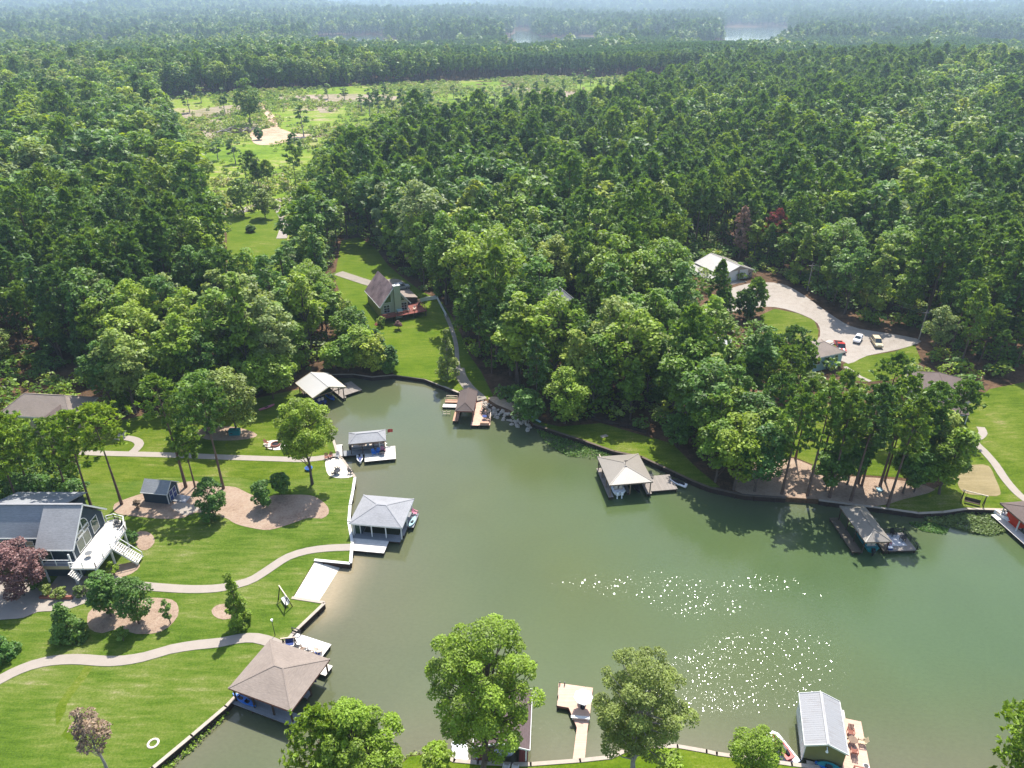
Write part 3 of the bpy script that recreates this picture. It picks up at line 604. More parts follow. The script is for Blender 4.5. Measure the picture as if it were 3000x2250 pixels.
bed([(1430,1166),(1456,1163),(1490,1175),(1525,1197),(1552,1222),(1538,1224),(1492,1201),(1452,1184)], 'dirt', 0.05, 'bare_ground')
for pxs in ([(800,288),(900,278),(1060,276),(1160,282),(1150,298),(1000,302),(900,296)], [(535,335),(600,318),(680,308),(715,312),(700,330),(620,345),(560,352)], [(590,365),(640,350),(660,380),(640,415),(600,400)], [(1480,262),(1560,258),(1680,268),(1780,288),(1720,300),(1620,285),(1540,275)], [(700,372),(760,350),(770,372),(720,385)], [(930,300),(1000,296),(990,320),(940,330)]):
    bed(pxs, 'slash', 0.12, 'bare_ground', 8)
bed([(735,390),(780,378),(815,376),(860,390),(910,400),(860,412),(790,425),(745,420)], 'dirt', 0.16, 'dirt_landing', 8)
ribbon('dirt_track', GP([(755,300),(775,322),(795,345),(808,378),(850,392),(905,396),(990,406)]), 5.0, 0.2, 'dirt', 5)
ribbon('dirt_track', GP([(1500,258),(1600,262),(1720,282),(1830,300)]), 5.0, 0.2, 'slash', 6)
ribbon('road', GP([(640,628),(690,622),(750,607),(800,592),(860,582)]), 5.5, 0.2, 'gravel', 4)
ribbon('road', GP([(800,592),(828,630),(836,660),(825,700)]), 3.5, 0.2, 'gravel', 4)
ribbon('driveway', GP([(990,800),(1050,820),(1100,835),(1150,842),(1180,838)]), 3.6, 0.12, 'old_concrete', 3)
bed([(1108,826),(1150,818),(1175,822),(1200,845),(1195,858),(1150,858),(1115,848)], 'old_concrete', 0.10, 'driveway', 2)
ribbon('lawn', GP([(268,1942),(240,1985),(205,2030),(180,2070),(180,2110),(194,2145),(228,2165)]), 1.1, 0.035, 'lawn_lush')
ribbon('path', GP([(235,1326),(340,1330),(500,1334),(650,1340),(800,1345),(900,1347),(990,1335)]), 1.6, 0.10, 'concrete')
ribbon('path', GP([(360,1262),(348,1284),(372,1284),(398,1290),(409,1302),(398,1318),(380,1332)]), 1.6, 0.11, 'concrete')
ribbon('path', GP([(300,1690),(380,1712),(470,1722),(560,1727),(640,1724),(700,1712),(745,1696),(800,1660),(845,1632),(900,1615),(960,1607),(1032,1604)]), 1.55, 0.10, 'concrete')
ribbon('path', GP([(-120,2060),(0,1992),(60,1962),(130,1940),(220,1932),(330,1938),(420,1926),(500,1903),(580,1890),(640,1884),(700,1872),(750,1870),(800,1884),(828,1898)]), 1.6, 0.10, 'concrete')
ribbon('path', GP([(2872,1252),(2880,1268),(2868,1282),(2850,1290),(2880,1320),(2915,1360),(2945,1405),(2985,1450),(3040,1490)]), 1.5, 0.10, 'concrete')
ribbon('path', GP([(2475,1075),(2495,1088),(2520,1105),(2550,1118)]), 1.0, 0.10, 'concrete')
ribbon('path', GP([(1305,920),(1322,960),(1336,1010),(1340,1060),(1345,1088)]), 1.0, 0.10, 'old_concrete')
ribbon('path', GP([(1345,1080),(1352,1105),(1372,1135),(1400,1160),(1412,1172)]), 2.4, 0.12, 'old_concrete')
bed([(-80,1700),(20,1690),(110,1705),(180,1735),(270,1742),(278,1756),(230,1775),(180,1790),(110,1794),(70,1811),(0,1817),(-100,1822)], 'concrete', 0.10, 'driveway')
bed([(772,1302),(785,1293),(815,1291),(840,1298),(843,1310),(820,1319),(790,1317)], 'sand', 0.10, 'fire_pit_patio')
bed([(500,1486),(530,1470),(560,1480),(585,1492),(560,1505),(540,1510)], 'concrete', 0.10, 'path')
bed([(955,1350),(985,1338),(1002,1348),(1020,1372),(1036,1396),(1000,1402),(972,1398),(958,1385)], 'sand', 0.10, 'waterside_patio', 2)
# sandy beach sloping into the lake
_b = [P(*q, 0.9) for q in ((856,1754),(924,1640),(1025,1650),(948,1768))]
def beach():
    a0, a1, b1, b0 = [np.array(q[:2]) for q in _b]; v = []; f = []; n = 8
    for i in range(n+1):
        s = i/n; p = a0+(b0-a0)*s*1.05; q = a1+(b1-a1)*s*1.05; z = 0.75-1.15*s**1.1
        v += [(*p, z), (*q, z)]
        if i: f.append((2*i-2, 2*i, 2*i+1, 2*i-1))
    return setting(ob('beach', M().add(v, f), 'sand'), 'structure')
beach()
# wet sand seen through the shallows: colour handled by the water's sediment tint

# ------------------------------------------------------------------ forest
BROAD = [gen_broad(100+i, 20, rr, cb, nl, 2500, 0.42, pr, lr=lr_) for i, (rr, cb, nl, pr, lr_) in enumerate([(5.2,.16,40,'round',(.2,.34)),(4.2,.1,34,'round',(.22,.36)),(6.2,.22,46,'round',(.18,.3)),(3.6,.08,34,'col',(.26,.42)),(4.9,.06,36,'round',(.22,.38)),(3.8,.06,36,'cone',(.24,.4))])]
PINES = [gen_pine(200+i, 22, rr, cb, nb, tf, 6, 0.56) for i, (rr, cb, nb, tf) in enumerate([(3.6,.45,52,6),(4.4,.58,46,7),(2.8,.35,58,5),(3.9,.4,58,6)])]
BMESH = [(ob_ := None, g[0].mesh('trunk', 'bark'), crown_mesh(g[1], g[2], 'leaf')) for g in BROAD]
PMESH = [(None, g[0].mesh('trunk', 'pine_bark'), crown_mesh(g[1], g[2], 'needle')) for g in PINES]
MIDB = [joined_mesh(gen_broad(300+i, 20, rr, cb, 20, 620, 0.85, pr, lr=(0.3, 0.45)), 'leaf', 'bark') for i, (rr, cb, pr) in enumerate([(5.2,.28,'round'),(4.5,.25,'round'),(5.6,.3,'round'),(4.0,.2,'col')])]
MIDP = [joined_mesh(gen_pine(320+i, 22, rr, cb, 34, 4, 4, 0.95), 'needle', 'pine_bark') for i, (rr, cb) in enumerate([(3.6,.5),(4.0,.58),(3.2,.42)])]
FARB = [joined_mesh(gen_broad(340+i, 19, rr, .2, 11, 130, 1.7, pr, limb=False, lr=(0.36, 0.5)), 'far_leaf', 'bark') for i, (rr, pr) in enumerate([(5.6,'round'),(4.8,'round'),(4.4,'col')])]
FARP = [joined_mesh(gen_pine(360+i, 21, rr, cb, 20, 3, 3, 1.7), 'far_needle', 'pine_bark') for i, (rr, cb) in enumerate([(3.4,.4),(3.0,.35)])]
KEEP_OUT = [('yard', 1), ('aframe_lawn', 0.5), ('north_strip', 1.5), ('grove_lawn', 2), ('east_lawn', 3), ('drive_lawn', 2), ('island_lawn', 2), ('road_lawn', 1), ('south_bank', 0), ('gravel_drive', 3), ('mulch_grove', 1), ('clearing', 2)]
SH['barn_gap'] = GP([(1970,855),(2000,742),(2130,735),(2260,800),(2330,850),(2400,905),(2400,1010),(2290,1030),(2190,1010),(2060,1000),(1950,960)])
SH['strip_gap'] = GP([(650,760),(870,740),(850,860),(805,955),(700,955),(675,860)])
SH['chalet_side'] = GP([(950,770),(1070,850),(1120,960),(1060,990),(955,970)])
KEEP_OUT += [('strip_gap', 0), ('chalet_side', 0)]
SH['white_house_gap'] = GP([(1985,1000),(2010,930),(2180,940),(2230,1010),(2220,1140),(2020,1140)])
SH['guest_gap'] = GP([(2340,1010),(2440,1000),(2500,1060),(2480,1120),(2380,1110),(2330,1060)])
SH['rhouse_gap'] = GP([(2640,1130),(2680,1060),(2760,1080),(2890,1160),(2860,1230),(2740,1230)])
SH['road_gap'] = GP([(620,650),(640,600),(870,570),(910,640),(870,760),(830,860),(700,850),(680,760)])
SH['tree_gap'] = GP([(2230,1000),(2430,1000),(2450,1215),(2240,1195)])
KEEP_OUT += [('tree_gap', 0)]
SH['grey_roof_gap'] = GP([(1575,960),(1600,925),(1690,925),(1712,960),(1705,1085),(1590,1085)])
SH['rocks_gap'] = GP([(1395,1100),(1440,1100),(1540,1170),(1590,1235),(1540,1245),(1430,1180)])
SH['grove_gap'] = GP([(2240,1180),(2480,1180),(2800,1200),(2800,1300),(2640,1420),(2300,1460),(2230,1440),(2230,1300)])
SH['guest_front'] = GP([(2370,1040),(2640,1020),(2720,1110),(2560,1210),(2370,1210)])
SH['tan_house_gap'] = GP([(-80,1265),(-80,1110),(60,1070),(300,1095),(335,1230),(260,1272)])
KEEP_OUT += [('tan_house_gap', 0)]
SH['cove_edge'] = GP([(960,1000),(1050,940),(1130,960),(1150,1098),(970,1097)])
KEEP_OUT += [('rocks_gap', 0), ('grove_gap', 0), ('guest_front', 0), ('cove_edge', 0), ('barn_gap', 1), ('white_house_gap', 1), ('guest_gap', 1), ('rhouse_gap', 1), ('road_gap', 0), ('grey_roof_gap', 0)]
def blocked(x, y, gaps=True):
    b = inpoly(x, y, SHORE)
    near = y < 900
    d = np.full(x.shape, 9.0)
    if near.any(): d[near] = np.where(y[near] < 260, polydist(x[near], y[near], SHORE), 9.0)
    b |= d < 3.0
    for k, mg in KEEP_OUT:
        if not gaps and ('gap' in k or k in ('guest_front', 'cove_edge', 'chalet_side')): continue
        p = SH[k]; a = np.array(p); lo = a.min(0)-10; hi = a.max(0)+10; q = (x > lo[0]) & (x < hi[0]) & (y > lo[1]) & (y < hi[1])
        if q.any():
            i = np.where(q)[0]; w = inpoly(x[i], y[i], p)
            if mg: w |= polydist(x[i], y[i], p) < mg
            b[i] |= w
    return b
def project(x, y, z):
    dy = y; dz = z-CAMZ; dep = dy*math.cos(PITCH)-dz*math.sin(PITCH); up = dy*math.sin(PITCH)+dz*math.cos(PITCH)
    return CX+FPX*x/dep, CY-FPX*up/dep, dep
xs, ys = [], []; y = 60.0
while y < 9500:
    s = 5.8 if y < 650 else 5.8+(y-650)*0.0040
    w = 0.80*y+70; n = int(2*w/s); r = np.linspace(-w, w, n)+RNG.uniform(-0.42*s, 0.42*s, n); xs.append(r); ys.append(np.full(n, y)+RNG.uniform(-0.42*s, 0.42*s, n)); y += s*0.9
X = np.concatenate(xs); Y = np.concatenate(ys)
k = ~blocked(X, Y); X = X[k]; Y = Y[k]; Z = hgt(X, Y); k = Z > 0.6; X, Y, Z = X[k], Y[k], Z[k]
PX, PY, DEP = project(X, Y, Z)
vn = np.sin(X*0.021+1.3)*np.cos(Y*0.017+0.4)+0.6*np.sin(X*0.047-Y*0.031)+RNG.normal(0, 0.55, len(X))
pp = np.where(PX < 1000, -0.55, 0.1)+np.where((PX > 1900) & (Y > 200), 0.35, 0)+np.where(Y > 700, 0.9, 0)+np.where(Y > 1500, -0.75, 0)
ISP = (vn+pp) > 0
SCL = RNG.normal(0.93, 0.20, len(X)).clip(0.55, 1.4); SCL *= np.where(RNG.uniform(size=len(X)) < 0.16, 0.65, 1.0)
SCL *= np.where(Y < 650, 1, 1+(Y-650)*0.00032); ROT = RNG.uniform(0, 6.283, len(X))
SCL = np.where((Y > 720) & (Y < 1500) & ISP, SCL*0.0+RNG.uniform(0.86, 1.02, len(X)), SCL)
inview = (PX > -120) & (PX < 3120) & (PY < 2400)
def where(px, y):
    if y < 165:
        zones = [(300, 'left of the tan hip roofed house'), (700, 'behind the left lawns'), (1100, 'along the cove'), (1700, 'above the rocks on the right bank'), (2100, 'above the black seawall'), (2500, 'by the white roof'), (9999, 'by the plum roofed house')]
    elif y < 230:
        zones = [(350, 'at the left edge'), (800, 'uphill of the left lawns'), (1100, 'left of the chalet'), (1450, 'right of the chalet'), (1800, 'around the grey roof'), (2100, 'left of the barn'), (2450, 'behind the gravel drive'), (9999, 'at the right edge')]
    else:
        zones = [(350, 'high at the left edge'), (700, 'below the road bend'), (1100, 'uphill of the chalet'), (1500, 'above the chalet lawn'), (2000, 'uphill left of the barn'), (2500, 'uphill behind the barn'), (9999, 'high at the right edge')]
    return next(w for q, w in zones if px < q)
PLOOK = ['full topped', 'flat topped', 'slim', 'shaggy']; BLOOK = ['round crowned', 'narrow round', 'wide crowned', 'columnar', 'low branched', 'pointed']
made = 0
IND = np.zeros(len(X), bool)
for kind, msk in (('pine', ISP), ('broad', ~ISP)):
    idx = np.where(msk & inview & (Y < 420))[0]; idx = idx[np.argsort(Y[idx]-20*SCL[idx])][:225 if kind == 'broad' else 225]
    IND[idx] = True; bank = PMESH if kind == 'pine' else BMESH
    for i in idx:
        wtxt = where(PX[i], Y[i]); bi = int(RNG.integers(len(bank))); src = bank[bi]
        size = 'small' if SCL[i] < 0.72 else ('tall' if SCL[i] > 0.98 else 'mid sized'); lk = (PLOOK if kind == 'pine' else BLOOK)[bi]
        nm_ = 'pine' if kind == 'pine' else 'leafy tree'
        t = thing('pine_tree' if kind == 'pine' else 'broadleaf_tree', '%s %s %s in the woods %s' % (size, lk, nm_, wtxt), 'tree', (X[i], Y[i], Z[i]), ROT[i], '%s %s trees in the woods %s' % (lk, nm_, wtxt))
        s_ = float(SCL[i]); t.scale = (s_*RNG.uniform(0.9, 1.12), s_*RNG.uniform(0.9, 1.12), s_)
        ob('trunk', src[1], parent=t); ob('crown', src[2], parent=t)
R_ = ~IND
def mass(name, sel, srcs_p, srcs_b):
    i = np.where(sel)[0]; npn = len(srcs_p)
    vi = np.where(ISP[i], RNG.integers(0, npn, len(i)), npn+RNG.integers(0, len(srcs_b), len(i)))
    return instancer(name, np.column_stack((X[i], Y[i], Z[i])), SCL[i], ROT[i], vi, srcs_p+srcs_b)
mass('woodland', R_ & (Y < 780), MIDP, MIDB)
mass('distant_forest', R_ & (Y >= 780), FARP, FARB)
print('TREES', len(X), int(IND.sum()), int((R_ & (Y < 780)).sum()))
# undergrowth on the woodland floor near the camera
UND = [joined_mesh(gen_broad(400+i, 2.6, 1.7, 0.02, 8, 90, 0.36, limb=False, lr=(0.35, 0.5)), 'leaf', 'bark') for i in range(4)]
n = 17000; ux = RNG.uniform(-300, 300, n); uy = RNG.uniform(95, 400, n); kk = (np.abs(ux) < 0.8*uy+60) & ~blocked(ux, uy, False); ux, uy = ux[kk], uy[kk]
instancer('undergrowth', np.column_stack((ux, uy, hgt(ux, uy))), RNG.uniform(0.4, 1.5, len(ux)), RNG.uniform(0, 6.28, len(ux)), RNG.integers(0, 4, len(ux)), UND)
# low scrub regrowing on the felled land
BUSH = [joined_mesh(gen_broad(380+i, 1.5, 1.2, 0.05, 5, 46, 0.42, limb=False, lr=(0.4, 0.6)), 'scrub_leaf', 'bark') for i in range(3)]
a = np.array(SH['clearing']); n = 26000
bx = RNG.uniform(a[:,0].min(), a[:,0].max(), n); by = RNG.uniform(a[:,1].min(), a[:,1].max(), n); kk = inpoly(bx, by, SH['clearing']) & ((np.sin(bx*0.06)+np.cos(by*0.05+bx*0.02)+RNG.normal(0, 0.6, n)) > -0.4)
gaps = [crom(GP(q), 8, True) for q in ([(735,390),(780,378),(815,376),(860,390),(910,400),(860,412),(790,425),(745,420)], [(800,288),(900,278),(1060,276),(1160,282),(1150,298),(1000,302),(900,296)], [(535,335),(600,318),(680,308),(715,312),(700,330),(620,345),(560,352)], [(1480,262),(1560,258),(1680,268),(1780,288),(1720,300),(1620,285),(1540,275)])]
for g_ in gaps: kk &= ~(inpoly(bx, by, g_) & (RNG.uniform(size=n) < (1.0 if g_ is gaps[0] else 0.75)))
kk &= ~inpoly(bx, by, SH['road_lawn'])
bx, by = bx[kk], by[kk]
instancer('scrub', np.column_stack((bx, by, hgt(bx, by))), RNG.uniform(0.5, 1.7, len(bx)), RNG.uniform(0, 6.28, len(bx)), RNG.integers(0, 3, len(bx)), BUSH)


# ------------------------------------------------------------------ seawalls and riprap
def seawall(idx, label, capmat='cap_wood', facemat='timber_wall', top=0.06):
    pts = [SHORE[i] for i in idx]; t = thing('seawall', label, 'wall', (pts[0][0], pts[0][1], 0))
    o = np.array(pts[0]); fc = M(); cp = M(); pl = M()
    for a, b in zip(pts[:-1], pts[1:]):
        a = np.array(a)-o; b = np.array(b)-o; L = np.linalg.norm(b-a); d = (b-a)/L; n = np.array((-d[1], d[0])); mid = (a+b)/2+o+n*0.6
        if not inpoly(np.array([mid[0]]), np.array([mid[1]]), SHORE)[0]: n = -n           # n points to the water
        z = 0.93+top; q = lambda p, s: tuple(p+n*s)
        fc.prism([q(a-d*0.05, 0.02), q(b+d*0.05, 0.02), q(b+d*0.05, 0.24), q(a-d*0.05, 0.24)], -0.9, z-0.06)
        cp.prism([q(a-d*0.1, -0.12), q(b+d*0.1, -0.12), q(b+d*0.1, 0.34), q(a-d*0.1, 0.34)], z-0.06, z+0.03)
        k = max(1, int(L/2.4))
        for i in range(k):
            c = a+d*L*(i+0.5)/k+n*0.30; pl.tube((c[0], c[1], -1.0), (c[0], c[1], z-0.1), 0.11, n=6)
    ob('face', fc, facemat, t); ob('cap', cp, capmat, t); s = ob('pile_row', pl, facemat, t); s['kind'] = 'stuff'
    return t
seawall(range(0, 7), 'pale capped timber seawall along the lower left lawn')
seawall([6, 7], 'short timber wall on the near side of the sandy beach'); seawall([8, 9, 10, 11, 12, 13, 14], 'pale capped seawall running up from the beach past the grey boathouse', 'white_paint')
seawall(range(14, 19), 'low wall round the sandy waterside patio'); seawall(range(23, 33), 'dark timber seawall curving round the head of the cove')
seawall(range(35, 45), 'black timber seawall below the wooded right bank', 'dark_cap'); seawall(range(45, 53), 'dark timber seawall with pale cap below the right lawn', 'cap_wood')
seawall(range(60, 74), 'pale seawall along the near bank at the bottom')
def riprap():
    t = thing('riprap', 'strip of pale broken rocks between the brown boathouse and the canoe', 'rocks', (*SHORE[33], 0)); r = random.Random(3); shapes = []
    for i in range(6): shapes.append(M().dome((0,0,0), 0.42, 0.34, 0.28, 7, 4, 0.25, i).mesh('rock', 'stone'))
    o = np.array(SHORE[33]); pts = [np.array(SHORE[i])-o for i in (32, 33, 34, 35)]
    for a, b in zip(pts[:-1], pts[1:]):
        L = np.linalg.norm(b-a)
        for k in range(int(L*5.2)):
            s = r.random(); p = a+(b-a)*s; d = (b-a)/L; n = np.array((d[1], -d[0])); u = r.uniform(-0.1, 2.0); q = p+n*u
            k_ = ob('rock', r.choice(shapes), parent=t, loc=(q[0], q[1], 0.85-0.5*u+r.uniform(-.05, .1))); k_.rotation_euler = (r.uniform(-.5, .5), r.uniform(-.5, .5), r.uniform(0, 6)); k_.scale = (r.uniform(.7, 1.3),)*3
riprap()

# ------------------------------------------------------------------ boathouses and docks
def rectpx(c, z):
    p = [np.array(P(*q, z)[:2]) for q in c]; c0 = sum(p)/4; u = (p[1]-p[0]+p[2]-p[3])/2; v = (p[3]-p[0]+p[2]-p[1])/2
    a1 = math.atan2(u[1], u[0]); a2 = math.atan2(v[1], v[0])-math.pi/2; da = (a2-a1+math.pi) % (2*math.pi)-math.pi
    return c0, a1+da/2, np.linalg.norm(u), np.linalg.norm(v)
def hip_roof(t, w, d, ze, rise, ridge, mat, th=0.14, soffit='post_wood', name='roof'):
    """ridge: ('x'|'y', half length or (start, end))"""
    ax, h = ridge; a, b = (-h, h) if not isinstance(h, tuple) else h; X0, X1, Y0, Y1 = -w/2, w/2, -d/2, d/2; zr = ze+rise
    if ax == 'x': R0, R1 = (a, 0, zr), (b, 0, zr)
    else: R0, R1 = (0, a, zr), (0, b, zr)
    A, B, C, D = (X0,Y0,ze), (X1,Y0,ze), (X1,Y1,ze), (X0,Y1,ze); m = M()
    fs = [[A,B,R1,R0],[B,C,R1],[C,D,R0,R1],[D,A,R0]] if ax == 'x' else [[A,B,R0],[B,C,R1,R0],[C,D,R1],[D,A,R0,R1]]
    for f in fs: m.add(f, [tuple(range(len(f)))])
    r = ob(name, m, mat, t)
    f = M()
    for x0, x1, y0, y1 in ((X0,X1,Y0,Y0+0.06),(X0,X1,Y1-0.06,Y1),(X0,X0+0.06,Y0+0.06,Y1-0.06),(X1-0.06,X1,Y0+0.06,Y1-0.06)): f.box(x0, x1, y0, y1, ze-0.24, ze-0.004)
    ob('fascia', f, soffit, r); ob('ceiling', M().box(X0+0.08, X1-0.08, Y0+0.08, Y1-0.08, ze-0.12, ze-0.06), 'dark_wood', r)
    hc = M(); cap = 0.09
    for p, q in ([(A,R0),(B,R1),(C,R1),(D,R0),(R0,R1)] if ax == 'x' else [(A,R0),(B,R0),(C,R1),(D,R1),(R0,R1)]):
        if (Vector(p)-Vector(q)).length > 0.2: hc.bar(p, q, 0.2, cap)
    ob('ridge_cap', hc, mat, r); return r
def gable_roof(t, w, d, ze, rise, mat, over=0.0, wallmat=None, trim='white_paint', th=0.12, right=None, name='roof'):
    """ridge along y"""
    X0, X1, Y0, Y1 = -w/2, w/2, -d/2, d/2; zr = ze+rise; m = M().slab([(X0,Y0,ze),(0,Y0,zr),(0,Y1,zr),(X0,Y1,ze)], th); r = ob(name, m, mat, t)
    ob(name, M().slab([(0,Y0,zr+0.003),(X1,Y0,ze+0.003),(X1,Y1,ze+0.003),(0,Y1,zr+0.003)], th), right or mat, t)
    f = M()
    for y in (Y0-0.03, Y1+0.03): f.bar((X0,y,ze-0.05),(0,y,zr-0.05), 0.06, 0.22); f.bar((0,y,zr-0.05),(X1,y,ze-0.05), 0.06, 0.22)
    for x in (X0-0.03, X1+0.03): f.bar((x,Y0,ze-0.08),(x,Y1,ze-0.08), 0.06, 0.2)
    ob('fascia', f, trim, r); ob('ridge_cap', M().bar((0,Y0,zr+0.03),(0,Y1,zr+0.03), 0.3, 0.06), mat, r); return r
def deckp(t, x0, x1, y0, y1, mat, z=0.7, name='deck', piles=True):
    o = ob(name, M().box(x0, x1, y0, y1, z-0.06, z), mat, t)
    ob('joist_frame', M().box(x0+0.06, x1-0.06, y0+0.06, y1-0.06, z-0.30, z-0.064), 'dark_wood', o)
    if piles:
        for x in np.linspace(x0+0.2, x1-0.2, max(2, int((x1-x0)/3)+1)):
            for y in np.linspace(y0+0.2, y1-0.2, max(2, int((y1-y0)/3)+1)): ob('piling', M().tube((x,y,-1.2),(x,y,z-0.31), 0.11, n=7), 'dark_wood', t)
    return o
def posts(t, pts, z0, z1, mat='post_wood', w=0.16):
    for x, y in pts: ob('post', M().box(x-w/2, x+w/2, y-w/2, y+w/2, z0, z1), mat, t)
def railing(t, pts, z, h=1.0, mat='pale_wood', name='railing', pick=0.0):
    m = M()
    for a, b in zip(pts[:-1], pts[1:]):
        a = Vector((*a, z)); b = Vector((*b, z)); L = (b-a).length; n = max(1, int(L/1.6))
        m.bar(a+Vector((0,0,h)), b+Vector((0,0,h)), 0.12, 0.06); m.bar(a+Vector((0,0,h*0.5)), b+Vector((0,0,h*0.5)), 0.05, 0.06)
        for i in range(n+1): p = a+(b-a)*i/n; m.box(p.x-0.05, p.x+0.05, p.y-0.05, p.y+0.05, z+0.004, z+h+0.02)
        if pick:
            k = int(L/pick)
            for i in range(k): p = a+(b-a)*(i+0.5)/k; m.box(p.x-0.02, p.x+0.02, p.y-0.02, p.y+0.02, z+0.08, z+h-0.03)
    return ob(name, m, mat, t)
# --- boats and small craft
def hull_secs(L, W, H, flare=0.8, sheer=0.25, n=9, bowp=1.6, double=False):
    secs = []
    for i in range(n):
        s = i/(n-1)
        if double: k = math.sin(math.pi*min(max(s, 0.02), 0.98))**0.6; zz = H+sheer*(2*s-1)**2
        else: k = max(0.04, 1-max(0, (s-0.45)/0.55)**bowp); zz = H+sheer*s*s
        x = -L/2+L*s; hw = W/2*k; kz = 0.0 if s < 0.8 or double else 0.5*H*((s-0.8)/0.2)**2
        if double: kz = 0.4*H*(2*s-1)**4
        secs.append([(x, -hw*flare*0.75, kz+0.25*H), (x, 0, kz), (x, hw*flare*0.75, kz+0.25*H), (x, hw, zz), (x, hw*0.86, zz+0.02), (x, -hw*0.86, zz+0.02), (x, -hw, zz)])
    return secs
def motorboat(loc, rz, label, hullm='white_gloss', seatm='cushion', L=6.0, W=2.3, engines=1, cover=None, cat='boat', group=None):
    t = thing('motorboat', label, cat, loc, rz, group)
    ob('hull', M().loft(hull_secs(L, W, 0.95)), hullm, t)
    w = W*0.36; ob('cockpit', M().box(-L*0.42, L*0.22, -w, w, 0.93, 1.0), cover or 'cushion', t)
    c = M(); 
    for s in (-1, 1): c.box(-L*0.40, L*0.20, s*w-0.05, s*w+0.05, 1.003, 1.22)
    ob('coaming', c, hullm, t)
    ws = M().plate([(L*0.2,-w,1.2),(L*0.2,w,1.2),(L*0.12,w*0.9,1.75),(L*0.12,-w*0.9,1.75)], 0.03); ob('windshield', ws, 'blue_glass', t)
    for x in (-L*0.34, L*0.02):
        for s in (-1, 1):
            se = ob('seat', M().box(x-0.3, x+0.3, s*w*0.5-0.25, s*w*0.5+0.25, 1.004, 1.35), seatm, t); ob('backrest', M().box(x-0.38, x-0.302, s*w*0.5-0.25, s*w*0.5+0.25, 1.2, 1.75), seatm, se)
    ob('bow_cushion', M().prism([(L*0.26,-w*0.8),(L*0.26,w*0.8),(L*0.42,w*0.35),(L*0.42,-w*0.35)], 1.0, 1.22), seatm, t)
    for k in range(engines):
        y = (k-(engines-1)/2)*0.8; e = M().loft([[(-L/2-0.05-0.5*q, y+sx*0.22*g_, 0.75+sz*0.35*g_) for sx, sz in ((-1,-1),(1,-1),(1,1),(-1,1))] for q, g_ in ((0, 0.8), (0.4, 1.0), (0.9, 1.0), (1.1, 0.7))])
        e.box(-L/2-0.42, -L/2-0.2, y-0.08, y+0.08, -0.35, 0.5); ob('engine', e, 'white_gloss' if engines > 1 else 'dark_metal', t)
    return t
def pontoon(loc, rz, label, L=6.6, W=2.5):
    t = thing('pontoon_boat', label, 'boat', loc, rz)
    for s in (-1, 1): ob('float', M().tube((-L/2, s*W*0.33, 0.3), (L/2-0.5, s*W*0.33, 0.3), 0.3, n=9).tube((L/2-0.5, s*W*0.33, 0.3), (L/2+0.2, s*W*0.33, 0.42), 0.3, 0.05, n=9), 'silver_paint', t)
    ob('deck', M().box(-L/2, L/2, -W/2, W/2, 0.62, 0.72), 'cushion', t)
    f = M()
    for a, b in (((-L/2,-W/2),(L/2-0.3,-W/2)), ((-L/2,W/2),(L/2-0.3,W/2)), ((L/2-0.3,-W/2),(L/2-0.3,W/2)), ((-L/2,-W/2),(-L/2,W/2))):
        f.bar((*a, 0.95), (*b, 0.95), 0.04, 0.42); f.bar((*a, 1.28), (*b, 1.28), 0.05)
    ob('fence', f, 'grey_metal', t)
    for x0, x1, y0, y1 in ((-L*0.46,-L*0.1,W*0.22,W*0.46),(L*0.1,L*0.42,W*0.22,W*0.46),(L*0.1,L*0.42,-W*0.46,-W*0.22),(-L*0.46,-L*0.3,-W*0.46,W*0.1)): ob('bench', M().box(x0,x1,y0,y1,0.724,1.12), 'cushion', t)
    ob('helm', M().box(-0.4,0.1,-W*0.44,-W*0.16,0.724,1.45), 'white_gloss', t)
    top = M().box(-2.6,0.6,-W*0.47,W*0.47,2.42,2.5); c = ob('canopy', top, 'deep_blue', t); fr = M()
    for x in (-2.4, 0.4):
        for s in (-1, 1): fr.bar((x*0.5-0.5, s*W*0.47, 1.3), (x, s*W*0.46, 2.42), 0.04)
    ob('canopy_frame', fr, 'grey_metal', c); ob('engine', M().box(-L/2-0.55,-L/2-0.1,-0.25,0.25,0.2,1.1), 'dark_metal', t); return t
def jet_ski(loc, rz, label, body='white_gloss', deck='deep_blue', group=None):
    t = thing('jet_ski', label, 'jet ski', loc, rz, group); ob('hull', M().loft(hull_secs(3.1, 1.15, 0.48, sheer=0.22, bowp=2.2)), body, t)
    ob('deck_panel', M().loft([[(x, -w, 0.52), (x, w, 0.52), (x, w*0.55, z), (x, -w*0.55, z)] for x, w, z in ((-0.3,0.36,0.62),(0.25,0.38,0.95),(0.9,0.26,0.85),(1.4,0.06,0.75))]), deck, t)
    ob('seat', M().loft([[(x, -0.2, 0.5), (x, 0.2, 0.5), (x, 0.14, z), (x, -0.14, z)] for x, z in ((-1.2,0.72),(-0.7,0.9),(-0.1,0.86),(0.25,0.96))]), 'dark_metal', t)
    ob('handlebar', M().bar((0.3,-0.42,1.1),(0.3,0.42,1.1),0.06).bar((0.45,0,0.9),(0.3,0,1.1),0.08), 'dark_metal', t); return t
def kayak(loc, rz, label, mat, seats=2, L=3.7, roll=0, name='kayak'):
    t = thing(name, label, 'kayak' if name == 'kayak' else 'canoe', loc, rz); t.rotation_euler = (roll, 0, rz)
    ob('hull', M().loft(hull_secs(L, 0.82, 0.26, sheer=0.16, n=13, double=True)), mat, t)
    for k in range(seats):
        x = (k-(seats-1)/2)*1.15; s = ob('seat', M().prism([(x+0.36*math.cos(a), 0.22*math.sin(a)) for a in np.linspace(0, 6.283, 11)[:-1]], 0.27, 0.31), 'dark_metal', t); ob('backrest', M().box(x-0.34, x-0.28, -0.2, 0.2, 0.312, 0.5), 'dark_metal', s)
    return t
